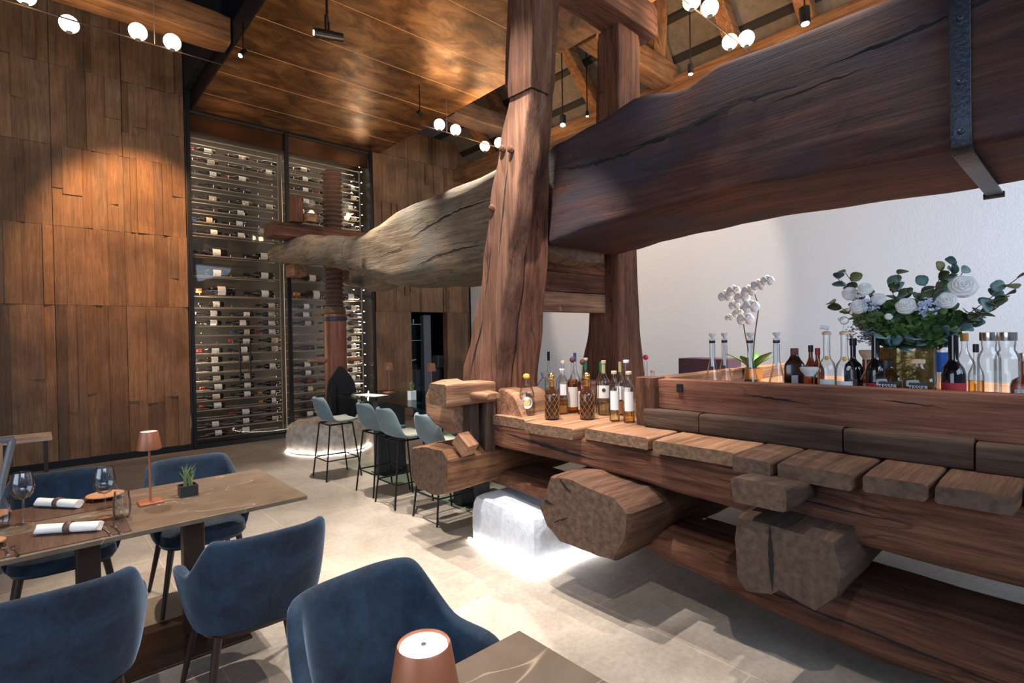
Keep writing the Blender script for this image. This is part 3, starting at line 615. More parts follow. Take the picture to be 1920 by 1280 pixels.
# cross logs with hewn end faces
def cross(name, outline, x0, x1, mat, seed, shrink=.06, amp=.02, endmat_=None):
    bm = bm_(); cy = sum(p[0] for p in outline)/len(outline); cz = sum(p[1] for p in outline)/len(outline); rings = []
    dense = []
    for i, p in enumerate(outline):
        q = outline[(i+1) % len(outline)]
        for k in range(3): dense.append((p[0]+(q[0]-p[0])*k/3, p[1]+(q[1]-p[1])*k/3))
    n = int((x1-x0)/.12)+1
    xs = [x0, x0+.012, x0+.035]+[x0+.035+(x1-x0-.035)*k/n for k in range(1, n+1)]
    for i, x in enumerate(xs):
        s = (.955, .985, 1)[i] if i < 3 else 1
        ring = []
        for y, z in dense:
            v = Vector((x, cy+(y-cy)*s, cz+(z-cz)*s)); q = Vector((v.x*.5, v.y, v.z))*3+Vector((seed, 0, 0))
            nv = noise.noise_vector(q)*amp + noise.noise_vector(q*4)*amp*.4; 
            if i < 3: nv.x *= .2
            ring.append(v+nv)
        rings.append(ring)
    loft(bm, rings); o = obj(name, bm, mat, P_)
    if endmat_: endmat(o, 0, endmat_)
    return o
GR = wood('cut_log_wood', 0, (.045, .022, .014), (.11, .055, .035), (.19, .1, .062), 1, .7, .85, 0, None, .3)
lg = cross('cross_log', [(2.39, .52), (2.33, .64), (2.28, .735), (2.1, .75), (1.97, .72), (1.78, .70), (1.70, .62), (1.72, .48), (1.80, .35), (1.97, .34), (2.2, .34), (2.33, .41)], 2.34, 5.1, GR, 3.1, endmat_=ENDM)
crack(jag(2.38, .58, 2.24, .56, 7, .005), lg, .006); crack(jag(2.25, .45, 2.12, .52, 7, .005), lg, .004); crack(jag(2.2, .74, 2.1, .66, 7, .004), lg, .006)
bk = cross('cross_log', [(1.14, .46), (1.16, .64), (1.14, .75), (.72, .75), (.70, .62), (.72, .52), (.80, .43), (.95, .47), (.98, .44), (1.09, .42)], 2.4, 5.1, WD[0], 7.7, amp=.016, endmat_=ENDD)
crack(jag(.985, .74, .975, .45, 12, .006), bk, .007)
cross('cross_log', [(3.64, .5), (3.65, .62), (3.62, .74), (3.4, .79), (3.2, .78), (3.13, .72), (3.14, .55), (3.2, .46), (3.35, .42), (3.52, .42)], 2.18, 4.6, wood('left_log_wood', 0, (.08, .035, .017), (.19, .088, .04), (.34, .175, .08), 1, .9, .8, 0, None, .5), 5.3, amp=.025, endmat_=ENDM)
crack(jag(1.35, .33, .2, .24, 26, .004), sl, .004)
timber('short_block', 0, [(2.3, .87, 1.12, .84, .955), (2.6, .86, 1.12, .85, .925)], WD[0], P_, r=.02, amp=.006, seed=71, end=ENDM)
# left end: clamp timbers and pegs
bm = bm_(); prism(bm, [(3.25, .86), (3.25, 1.24), (3.42, 1.27), (3.56, 1.24), (3.64, 1.12), (3.63, .98), (3.5, .91)], 0, 2.32, 2.5); obj('rounded_clamp', bm, WE[1], P_, .02)
timber('peg', 0, [(2.16, 3.1, 3.34, 1.10, 1.265), (2.62, 3.1, 3.32, 1.10, 1.255)], WE[0], P_, r=.02, amp=.004, seed=72, end=ENDL)
timber('peg', 1, [(2.93, 2.38, 2.52, 1.145, 1.185), (3.12, 2.36, 2.58, 1.14, 1.19)], WE[1], P_, r=.018, amp=.008, seed=73, step=.04)
timber('brace', 2, [(.74, 2.4, 2.5, 3.16, 3.28), (1.12, 2.42, 2.5, 3.16, 3.28)], WD[2], P_, r=.01, amp=.004, seed=74)
timber('brace', 2, [(.70, 2.52, 2.62, 3.12, 3.3), (1.14, 2.54, 2.64, 3.12, 3.3)], WD[2], P_, r=.012, amp=.006, seed=75)
bm = bm_(); box(bm, -.06, .06, -.07, .07, -.055, .055); o = obj('wedge', bm, WE[1], P_, .008); o.location = (2.33, 3.12, .815); o.rotation_euler = (.7, 0, .2)
bm = bm_(); n = 10
prism(bm, [(3.3, 1.0)]+[(3.08+.22*math.cos(PI*k/n), 1.0+.20*math.sin(PI*k/n)) for k in range(0, n+1)][0:]+[(2.86, 1.0)], 0, 2.66, 3.0)
obj('half_log', bm, WE[0], P_, .02)
bm = bm_(); prism(bm, [(3.1+.25*math.cos(PI*k/n), 1.0+.19*math.sin(PI*k/n)) for k in range(0, n+1)], 0, 3.5, 3.95)
obj('half_log', bm, W[0], P_, .02)
# screw and its stone
t = thing('press_screw', 'upright wooden press screw with threaded top through the forked beam', 'screw', (3.37, 7.72, 0))
bm = bm_(); lathe(bm, ((.16, .40), (.165, 1.0), (.168, 1.5), (.165, 1.93), (.15, 1.97)), 28); obj('shaft', bm, SCREWM, t)
bm = bm_(); lathe(bm, ((.172, 1.87), (.176, 1.875), (.176, 1.925), (.172, 1.93)), 28); obj('iron_collar', bm, IRON, t)
bm = bm_(); pr = [(.14, 1.96), (.165, 1.99), (.14, 2.08)]; z = 2.08
while z < 4.08: pr += [(.115, z), (.148, z+.03), (.148, z+.04), (.115, z+.068)]; z += .07
lathe(bm, pr, 28); obj('thread', bm, THREADM, t)
bm = bm_(); tube(bm, [(-.42, -.02, 1.28), (.42, .02, 1.28)], .028, 10); obj('turning_bar', bm, WE[0], t)
bm = bm_(); tube(bm, [(-.03, -.16, 1.17), (-.03, -.25, 1.19)], .02, 10); obj('peg', bm, W[1], t)
t = thing('boulder_stone', 'round porous boulder under the wooden screw, lit at its foot', 'stone', (3.2, 7.62, 0))
bm = bm_(); lathe(bm, ((.56, .02), (.575, .1), (.57, .3), (.55, .37), (.5, .405), (.3, .415), (.17, .415)), 56)
bmesh.ops.subdivide_edges(bm, edges=[e for e in bm.edges if e.calc_length() > .1], cuts=2)
for v in bm.verts: q = v.co*5; v.co += v.co.normalized()*(noise.noise(q)*.03+noise.noise(q*5)*.014)
obj('rock', bm, STONE, t)
bm = bm_(); lathe(bm, ((.585, .002), (.595, .002), (.595, .008), (.585, .008)), 48, cap=False); obj('light_strip', bm, LED, t)
t = thing('stone_plinth', 'white stone block under the press, glowing along its base', 'plinth', (0, 0, 0))
bm = bm_(); ol = [(2.47, 2.56), (3.25, 2.5), (3.3, 3.3), (2.53, 3.34)]
prs = []
for z, s in ((.015, 1), (.1, .998), (.2, .99), (.29, .97), (.34, .93), (.358, .86)):
    ring = []
    for i, p in enumerate(ol):
        q = ol[(i+1) % 4]
        for k in range(12):
            x, y = p[0]+(q[0]-p[0])*k/12, p[1]+(q[1]-p[1])*k/12; c = (2.88, 2.93)
            rn = noise.noise(Vector((x*4, y*4, z*5)))*.012+noise.noise(Vector((x*17, y*17, z*15)))*.006
            cf = .97 if k in (0,) else 1
            ring.append((c[0]+(x-c[0])*(s+rn)*cf, c[1]+(y-c[1])*(s+rn)*cf, z))
    prs.append(ring)
loft(bm, prs); obj('block', bm, WSTONE, t)
bm = bm_()
for (a, b) in (((2.46, 2.55), (2.525, 3.345)), ((2.47, 2.548), (3.25, 2.485))):
    d = Vector((b[0]-a[0], b[1]-a[1], 0)).normalized(); nrm = Vector((d.y, -d.x, 0)) if a[0] == 2.47 else Vector((-d.y, d.x, 0))
    p = Vector((*a, .004)); q = Vector((*b, .004)); w2 = nrm*.014
    loft(bm, [[p, p+w2, p+w2+Vector((0, 0, .014)), p+Vector((0, 0, .014))], [q, q+w2, q+w2+Vector((0, 0, .014)), q+Vector((0, 0, .014))]])
obj('light_strip', bm, LED, t)
# dark jacket on the screw
t = thing('black_jacket', 'black jacket hanging from a peg on the wooden screw', 'jacket', (3.3, 7.38, 0))
bm = bm_(); rings = []
for z, w_, d_ in ((1.2, .03, .03), (1.16, .055, .04), (1.09, .11, .06), (1.0, .18, .08), (.9, .20, .09), (.6, .2, .1), (.42, .19, .09)):
    ring = []
    for k in range(36): a = 2*PI*k/36; f = 1+.12*math.sin(a*7+z*2); ring.append((w_*f*math.cos(a), d_*f*math.sin(a)+.02, z+(.02*math.sin(3*a) if z < .5 else 0)))
    rings.append(ring)
loft(bm, rings); obj('cloth', bm, COATM, t, sub=1)
for s in (-1, 1):
    bm = bm_(); tube(bm, [(s*.12, -.04, .98), (s*.17, -.07, .8), (s*.16, -.07, .55), (s*.13, -.06, .43)], [.04, .05, .045, .04], 10); obj('sleeve', bm, COATM, t, sub=1)

# ================================================================== DINING TABLES AND CHAIRS
def dtable(label, x0, x1, y0, y1, cols):
    t = thing('dining_table', label, 'table', ((x0+x1)/2, (y0+y1)/2, 0)); cx, cy = t.location.x, t.location.y
    boxo('tabletop', (x0-cx, x1-cx, y0-cy, y1-cy, .728, .75), MARBLE, t, .002)
    for c in cols:
        boxo('column', (c[0]-.05-cx, c[0]+.05-cx, c[1]-.05-cy, c[1]+.05-cy, .03, .728), DKB, t, .01)
    xs = [c[0] for c in cols]; boxo('base_plate', (min(xs)-.22-cx, max(xs)+.22-cx, y0+.16-cy, y1-.16-cy, .0, .012), DKB, t, .002)
    return t
dtable('long dining table with brown marble top, laid for dinner', -1.5, 1.09, 2.90, 3.74, [(.62, 3.32), (.18, 3.46), (-1.0, 3.32)])
dtable('bare brown marble table corner in the near foreground', -.8, 1.024, .28, 1.128, [(.7, .7), (-.5, .7)])
def make_chair(name, label, rz, loc):
    t = thing(name, label, 'chair', loc, rz, 'blue velvet armchairs')
    W_, D_ = .30, .30; NU = 34
    def path(f):   # f 0..1 left arm front -> back -> right arm front
        a = -.12*PI+f*1.24*PI
        n = 2/3.2; ca, sa = math.cos(a), math.sin(a)
        x = W_*math.copysign(abs(ca)**n, ca); y = -D_*math.copysign(abs(sa)**n, sa)
        if sa < 0: y = -D_*sa*1.6
        return x, y
    def top(f):
        x, y = path(f); s = min(1, max(0, (-.09-y)/.15)); s = s*s*(3-2*s)
        h = .635+.18*s
        if y > .08: h -= (y-.08)*.5
        return h
    P = []; zb = .395
    for i in range(NU+1):
        f = i/NU; x, y = path(f); h = top(f); row = []
        seq = [(v, 0) for v in (0, .15, .35, .6, .85, .97)]+[(1.0, .5)]+[(v, 1) for v in (.97, .85, .6, .35, .15, 0)]
        for v, inn in seq:
            z = zb+(h-zb)*v; s = .78+.2*min(1, ((z-zb)/.3))**.8+.04*max(0, (z-.7))
            th = .05*inn; r = math.hypot(x, y); k = s-th/max(r, .01)
            q = min(1, max(0, (-.02-y)/.16)); kx = k*(1.07-.13*q*min(1, max(0, (z-.5)/.2)))
            lean = -.22*max(0, (z-.5))*q
            row.append((x*kx, y*k+lean, z+(.006 if inn == .5 else 0)))
        P.append(row)
    bm = bm_(); V = grid(bm, P); bm.faces.new(V[0]); bm.faces.new(V[-1][::-1]); obj('backrest_shell', bm, BLUE, t, sub=1)
    bm = bm_(); rings = []
    for z, s in ((.385, .6), (.385, .76), (.40, .8), (.455, .78), (.475, .7), (.48, .4)):
        rings.append([(W_*s*math.copysign(abs(math.cos(a))**.6, math.cos(a)), D_*s*1.02*math.copysign(abs(math.sin(a))**.6, math.sin(a))+.03, z) for a in [2*PI*k/32 for k in range(32)]])
    loft(bm, rings); obj('seat_cushion', bm, BLUE, t)
    bm = bm_(); rings = []
    for z, s in ((.365, .68), (.37, .76), (.39, .79)):
        rings.append([(W_*s*math.copysign(abs(math.cos(a))**.6, math.cos(a)), D_*s*math.copysign(abs(math.sin(a))**.6, math.sin(a))+.01, z) for a in [2*PI*k/32 for k in range(32)]])
    loft(bm, rings); obj('seat_frame', bm, DKB, t)
    bm = bm_(); z0 = .41
    tube(bm, [(.0, -.30*(.78+.2*min(1, (z-zb)/.3)**.8)-.005-.1*max(0, z-.55), z) for z in (.41, .45, .49, .52)], .0018, 5); obj('back_seam', bm, BLKP, t)
    for sx in (-1, 1):
        for sy in (-1, 1):
            bm = bm_(); tube(bm, [(sx*.18, sy*.17, .38), (sx*.245, sy*.235, 0)], [.019, .011], 12); obj('leg', bm, DKB, t)
    return t
ch = make_chair('dining_chair', 'blue velvet armchair seen from behind, near right side of the laid table', 0, (.72, 2.62, 0))
dup(ch, (.02, 2.58, 0), 0, 'blue velvet armchair seen from behind, cut by the lower left frame edge')
dup(ch, (.76, 3.86, 0), PI, 'dark blue velvet armchair facing us, behind the potted grass and table lamp')
dup(ch, (.10, 3.98, 0), PI, 'dark blue velvet armchair facing us, behind the wine glass and napkins')
dup(ch, (.80, 1.36, 0), PI+.10, 'blue velvet armchair in the near foreground behind the big copper lampshade')

def lamp(label, loc, group='copper table lamps'):
    t = thing('table_lamp', label, 'lamp', loc, 0, group)
    boxo('base', (-.055, .055, -.055, .055, 0, .012), LAMPC, t, .004)
    bm = bm_(); tube(bm, [(0, 0, .012), (0, 0, .29)], .0055, 10); obj('pole', bm, LAMPC, t)
    bm = bm_(); lathe(bm, ((.0565, .285), (.057, .287), (.042, .376), (.040, .38), (.038, .376), (.053, .288)), 36, cap=False); s = obj('lamp_shade', bm, LAMPC, t)
    bm = bm_(); lathe(bm, ((.0, .370), (.036, .370), (.037, .374), (.0365, .3765), (.003, .3765)), 32); obj('lit_diffuser', bm, OPAL, s)
    bm = bm_(); lathe(bm, ((.004, .377), (.004, .379), (.0, .379)), 12); obj('switch', bm, GREYM, s)
    return t
L0 = lamp('copper table lamp with square base on the laid marble table', (.44, 3.37, .75))
dup(L0, (.436, .70, .75), label='copper lampshade with glowing top, largest and nearest, on the foreground table')
dup(L0, (3.31, 6.01, .91), label='copper table lamp at the far left of the glass high table')
dup(L0, (3.50, 5.33, .91), label='copper table lamp on the glass high table, in front of the dark niche')
def grass_pot(label, loc, potm, h, w_, blades, gh):
    t = thing('potted_grass', label, 'potted plant', loc)
    bm = bm_(); w2 = w_/2; ring = lambda s, z: [(-w2*s, -w2*s, z), (w2*s, -w2*s, z), (w2*s, w2*s, z), (-w2*s, w2*s, z)]
    loft(bm, [ring(1, 0), ring(1, h), ring(.86, h), ring(.84, h-.015)]); obj('pot', bm, potm, t, .001)
    bm = bm_(); rnd = random.Random(int(gh*1000))
    for k in range(blades):
        a = rnd.uniform(0, 2*PI); l = gh*rnd.uniform(.6, 1); sp = rnd.uniform(.1, .55)*l; x0, y0 = rnd.uniform(-.5, .5)*w2, rnd.uniform(-.5, .5)*w2
        pts = [(x0+math.cos(a)*sp*u*u, y0+math.sin(a)*sp*u*u, h-.01+l*u) for u in (0, .35, .7, 1)]
        tube(bm, pts, [.0035, .004, .003, .0004], 5)
    o = obj('grass_blades', bm, plain('pale_grass', (.16, .22, .08), .6, var=.4), t); return t
grass_pot('spiky grass in a square black pot on the marble table', (.615, 3.385, .75), BLKP, .06, .085, 22, .13)
grass_pot('green grass in a white square pot on the glass high table', (3.10, 5.12, .91), PAPER, .1, .07, 26, .12)
# place settings
def wineglass(label, loc, s=1):
    t = thing('wine_glass', label, 'glass', loc, 0, 'wine glasses on the laid table')
    bm = bm_(); lathe(bm, ((.0, .001), (.038*s, .001), (.037*s, .003), (.006*s, .006), (.004, .012), (.0035, .11), (.006, .118)), 24, cap=False); obj('stem', bm, CLEAR, t)
    bm = bm_(); lathe(bm, ((.004, .116), (.025*s, .125), (.042*s, .15), (.046*s, .175), (.042*s, .21), (.034*s, .245), (.0335*s, .245), (.041*s, .21), (.045*s, .175), (.041*s, .151), (.024*s, .127), (0, .12)), 28, cap=False); obj('bowl', bm, CLEAR, t)
    return t
g = wineglass('large empty wine glass standing by the tumbler in the middle of the table', (.24, 3.25, .75))
dup(g, (-.055, 3.42, .75), label='large empty wine glass at the left edge, right of the cut-off tumbler')
def tumbler(label, loc):
    t = thing('water_tumbler', label, 'glass', loc)
    bm = bm_(); lathe(bm, ((.0, .002), (.026, .002), (.034, .012), (.038, .04), (.035, .09), (.030, .13), (.029, .13), (.034, .09), (.037, .04), (.032, .014), (0, .008)), 24, cap=False); obj('glass_body', bm, CLEAR, t); return t
g = tumbler('stemless water tumbler beside the wine glass, before the copper lamp', (.30, 3.185, .75))
dup(g, (-.135, 3.44, .75), label='stemless water tumbler cut by the left frame edge')
def napkin(label, a, b, r=.022):
    a, b = Vector((*a, .752+r)), Vector((*b, .752+r)); d = b-a; c = (a+b)/2
    t = thing('rolled_napkin', label, 'napkin', (c.x, c.y, .754), math.atan2(d.y, d.x)); L = d.length
    bm = bm_(); rings = []
    for k in range(9):
        x = -L/2+L*k/8; rings.append([(x+.006*math.sin(3*q), (r*1.15+.002*math.sin(k+2*q))*math.cos(q), r+r*math.sin(q)*.95) for q in [2*PI*j/20 for j in range(20)]])
    loft(bm, rings)
    obj('linen_roll', bm, LINEN, t, .003); bm = bm_(); lathe(bm, ((r*1.2, -.013), (r*1.2, .013)), 20, (0, 0, r), cap=False, axis='x'); obj('leather_band', bm, plain('dark_band', (.1, .05, .035), .5), t, solid=.003); return t
napkin('white rolled napkin with brown band, nearer one on the laid table', (-.005, 3.17), (.205, 3.03))
napkin('white rolled napkin with brown band, farther one by the blue chair', (.0, 3.72), (.155, 3.52))
def mat_(label, x0, x1, y0, y1):
    o = boxo('placemat', (x0, x1, y0, y1, .7505, .7535), BRLEA, bev=.001, origin='base'); tag(o, label, 'placemat', 'brown placemats on the laid table'); return o
mat_('brown placemat under the nearer napkin and the knives', -.14, .31, 2.925, 3.24)
mat_('brown placemat under the farther napkin and the round plate', -.14, .31, 3.42, 3.73)
mat_('brown placemat cut by the left frame edge on the near side', -.75, -.17, 2.925, 3.24)
def plate(label, loc, r=.075):
    bm = bm_(); lathe(bm, ((0, .014), (r*.6, .014), (r*.98, .02), (r, .022), (r, .018), (r*.65, .006), (0, .004)), 32, cap=False)
    o = obj('side_plate', bm, TAN); o.location = loc; tag(o, label, 'plate', 'tan side plates'); return o
o = plate('round tan side plate behind the wine glass', (.27, 3.64, .755), .085); 
for k in range(4):
    a = .5+PI/2*k; bm = bm_(); tube(bm, [(math.cos(a)*.06, math.sin(a)*.06, .006), (math.cos(a)*.065, math.sin(a)*.065, -.001)], .005, 6); obj('foot', bm, DKB, o)
plate('round tan side plate at the left frame edge, by the forks', (-.165, 3.13, .755), .06)
plate('bright orange tan plate behind the left wine glass', (-.19, 3.62, .755), .09)
def cutlery(kind, label, loc, rz):
    t = thing(kind, label, kind.split('_')[-1], loc, rz)
    bm = bm_(); tube(bm, [(0, -.085, .003), (0, -.04, .004), (0, .02, .004)], [.005, .004, .0025], 8); obj('handle', bm, CHROME, t)
    bm = bm_()
    if 'fork' in kind:
        box(bm, -.01, .01, .02, .05, .003, .005)
        for i in range(4): box(bm, -.01+i*.006, -.007+i*.006, .05, .085, .003, .005)
        obj('tines', bm, CHROME, t, .0006)
    else: box(bm, -.006, .007, .02, .1, .003, .0045); obj('blade', bm, CHROME, t, .001)
    return t
cutlery('table_fork', 'left fork beside the plate at the left frame edge', (-.105, 3.02, .7535), .12)
cutlery('table_fork', 'right fork beside the plate at the left frame edge', (-.075, 2.985, .7535), .12)
cutlery('table_knife', 'left knife under the stemmed glass near the table edge', (.225, 3.0, .7535), .1)
cutlery('table_knife', 'right knife under the tumbler near the table edge', (.26, 2.99, .7535), .1)
# left edge furniture
t = thing('side_table', 'small table with pale wood top by the oak wall at far left', 'table', (-.08, 6.85, 0))
boxo('tabletop', (-.19, .19, -.26, .22, .695, .72), PALEW, t, .008)
for sx in (-1, 1):
    for sy in (-1, 1): boxo('leg', (sx*.14-.015, sx*.14+.015, sy*.18-.035, sy*.18-.005, 0, .695), DKB, t)
t = thing('framed_chair', 'chair with grey frame and tan back panel cut by the left frame edge', 'chair', (-.42, 5.15, 0))
bm = bm_()
for p in ([(.29, .05, .925), (.23, .02, .62), (.2, .0, 0)], [(-.29, .05, .925), (-.23, .02, .62), (-.2, 0, 0)], [(-.3, .05, .925), (.30, .05, .925)], [(-.2, -.4, .45), (-.2, -.42, 0)], [(.2, -.4, .45), (.2, -.42, 0)]): tube(bm, p, .022, 8)
obj('frame', bm, GREYM, t); boxo('back_panel', (-.25, .24, .035, .05, .5, .91), TAN, t); boxo('seat', (-.22, .22, -.42, 0, .42, .46), TAN, t, .01)

# ================================================================== HIGH TABLE AND STOOLS
t = thing('glass_high_table', 'long green-edged glass high table behind the press', 'table', (3.25, 5.2, 0))
boxo('glass_top', (-.47, .45, -1.45, 1.2, .892, .91), GREENG, t, .002)
for y in (-1.07, .52):
    boxo('leg_slab', (-.3, .06, y-.09, y+.03, .012, .892), plain('charcoal_lacquer', (.03, .032, .038), .5), t, .004)
    boxo('foot_plate', (-.28, .3, y-.2, y+.14, 0, .012), BLACK, t)
def make_stool(label, loc, rz):
    t = thing('bar_stool', label, 'bar stool', loc, rz, 'teal bar stools at the glass high table')
    prof = [(.20, .665, .175), (.17, .652, .195), (.05, .645, .205), (-.08, .65, .21), (-.155, .68, .213), (-.20, .74, .21), (-.225, .82, .2), (-.245, .89, .175), (-.255, .925, .14), (-.257, .938, .09)]
    P = []
    for i, (y, z, hw) in enumerate(prof):
        b = min(1, max(0, (i-2)/3)); row = []
        for k in range(9):
            u = -1+k/4; row.append((hw*u, y+b*.07*u*u, z+(1-b)*.022*abs(u)**3))
        P.append(row)
    bm = bm_(); grid(bm, P); obj('seat_shell', bm, TEAL, t, solid=.028, sub=2)
    bm = bm_(); rings = []
    for z, s in ((.662, .9), (.675, .93), (.684, .8)): rings.append([(.185*s*math.copysign(abs(math.cos(a))**.6, math.cos(a)), .155*s*math.copysign(abs(math.sin(a))**.6, math.sin(a))+.04, z) for a in [2*PI*k/24 for k in range(24)]])
    loft(bm, rings); obj('seat_pad', bm, BEIGE, t)
    bm = bm_(); c = [(.15, .13), (-.15, .13), (-.15, -.14), (.15, -.14)]
    tube(bm, [(x, y, .625) for x, y in c+[c[0]]], .009, 8); obj('under_frame', bm, BLACK, t)
    f = {}
    for sx in (-1, 1):
        for sy in (-1, 1):
            a = Vector((sx*.15, .13 if sy > 0 else -.14, .625)); b = Vector((sx*.19, sy*.21, 0)); bm = bm_(); tube(bm, [a, b], .009, 8); obj('leg', bm, BLACK, t); f[sx, sy] = a.lerp(b, .64)
    bm = bm_()
    for a, b in (((1, 1), (-1, 1)), ((-1, 1), (-1, -1)), ((-1, -1), (1, -1)), ((1, -1), (1, 1))): tube(bm, [f[a], f[b]], .007, 8)
    obj('footrest', bm, BLACK, t); return t
s0 = make_stool('teal bar stool nearest the boulder and the black jacket', (2.60, 5.98, 0), -PI/2)
dup(s0, (2.70, 5.07, 0), -PI/2, 'teal bar stool second from the boulder, overlapping the next one')
dup(s0, (2.66, 4.57, 0), -PI/2, 'teal bar stool third from the boulder, in the middle of the row')
dup(s0, (2.70, 3.94, 0), -PI/2, 'teal bar stool half hidden behind the press timbers')
dup(s0, (3.85, 5.25, 0), PI/2, 'pale bar stool on the far side of the glass high table')
o = boxo('paper_sheet', (-.10, .10, -.2, .2, 0, .002), PAPER, bev=0); o.location = (3.02, 5.93, .911); o.rotation_euler = (0, 0, .2); tag(o, 'white paper menu sheet lying on the glass high table', 'paper')

# ================================================================== PENDANTS AND SPOTS
def pendant(label, y, x0, x1, z, globes, hang, rr_=.078):
    t = thing('globe_pendant', label, 'pendant light', ((x0+x1)/2, y, z), 0, 'linear pendants with lit globes'); cx = (x0+x1)/2
    bm = bm_(); tube(bm, [(x0-cx, 0, -.04), (x1-cx, 0, -.04)], .007, 8); obj('bar', bm, GOLD if 0 else DKB, t)
    for hx, hz in hang:
        bm = bm_(); tube(bm, [(hx-cx, 0, -.04), (hx-cx, 0, hz-z)], .0035, 6); obj('hanger', bm, STEEL, t)
    for gx, dy in globes:
        bm = bm_(); bmesh.ops.create_uvsphere(bm, u_segments=24, v_segments=14, radius=rr_); o = obj('globe', bm, GLOBE, t); o.location = (gx-cx, dy, .01)
        bm = bm_(); lathe(bm, ((.026, -.085), (.026, -.055), (.018, -.05)), 16); obj('socket', bm, BLACK, o)
        l = bpy.data.lights.new('globe_light', 'POINT'); l.energy = 9; l.color = (1, .72, .42); l.shadow_soft_size = .06
        lo = bpy.data.objects.new('globe_light', l); C.objects.link(lo); lo.location = (gx, y+dy, z-.2)
pendant('globe pendant at upper left before the oak wall', 6.3, -1.0, 1.74, 4.6, [(.0, -.1), (.304, .2), (.807, -.06), (1.091, -.06)], [(.95, 5.05)])
pendant('globe pendant beside the oak wall corner, left of the near press post', 6.33, 4.05, 5.9, 4.6, [(4.33, -.06), (4.62, -.05), (5.37, .2), (5.45, -.06)], [(4.5, 5.03)])
pendant('globe pendant at top right under the roof boards', 2.48, 4.3, 6.3, 4.6, [(4.5, 0), (4.72, -.06), (5.43, .09), (5.5, -.05)], [(4.66, 6.5)])
def can(label, loc, aim, r=.035, L=.12, hang=None, e=0):
    t = thing('spot_fixture', label, 'spotlight', loc, 0, None); d = (Vector(aim)-Vector(loc)).normalized()
    bm = bm_(); tube(bm, [d*-L, d*0], r, 18); obj('housing', bm, BLACK, t)
    bm = bm_(); tube(bm, [d*.001, d*.004], r*.75, 18); obj('lit_lens', bm, LENS, t)
    if hang: bm = bm_(); p = d*-L*.6; tube(bm, [p, (p.x, p.y, hang-loc[2])], .008, 8); obj('stem', bm, BLACK, t)
    return t
can('black cylinder spot above the big press beam, largest at top right', (5.29, 1.80, 4.4), (5.0, 1.5, 0), .045, .15, 7.0)
can('small black cylinder spot near the foot of the roof struts', (5.4, 3.0, 4.43), (5.2, 2.8, 0), .03, .11, 6.7)
can('black spot hanging on a long rod between the press posts', (5.3, 4.8, 4.4), (4.6, 4.2, 2), .045, .14, 6.8)
can('tiny black spot beside the hanging one between the press posts', (5.75, 4.75, 4.62), (5.6, 4.6, 2), .022, .07, 6.4)
can('small black spot at the copper soffit edge left of the pair of globes', (4.0, 6.2, 4.62), (4.3, 6.3, 4.5), .03, .09, 5.03)
can('small black spot at the left edge of the copper soffit', (1.74, 6.3, 4.72), (1.5, 6.2, 4.4), .03, .1, 5.1)
t = thing('projector_spot', 'black projector spot on a rod under the copper soffit', 'spotlight', (2.08, 4.80, 4.42))
d = Vector((-.73, .45, .16)).normalized(); d = Vector((-.95, .22, -.06)).normalized()
bm = bm_(); tube(bm, [d*-.14, d*-.05, d*-.05, d*.12], [.04, .04, .045, .045], 20); obj('housing', bm, BLACK, t)
bm = bm_(); tube(bm, [d*.121, d*.124], .022, 18); obj('lit_lens', bm, LENS, t)
bm = bm_(); tube(bm, [(0, 0, .2), (0, 0, .61)], .012, 8); obj('rod', bm, BLACK, t)
bm = bm_()
for s in (-1, 1): tube(bm, [(s*.034, s*.045, .0), (s*.034, s*.045, .15), (0, 0, .2)], .01, 6)
obj('yoke', bm, BLACK, t)

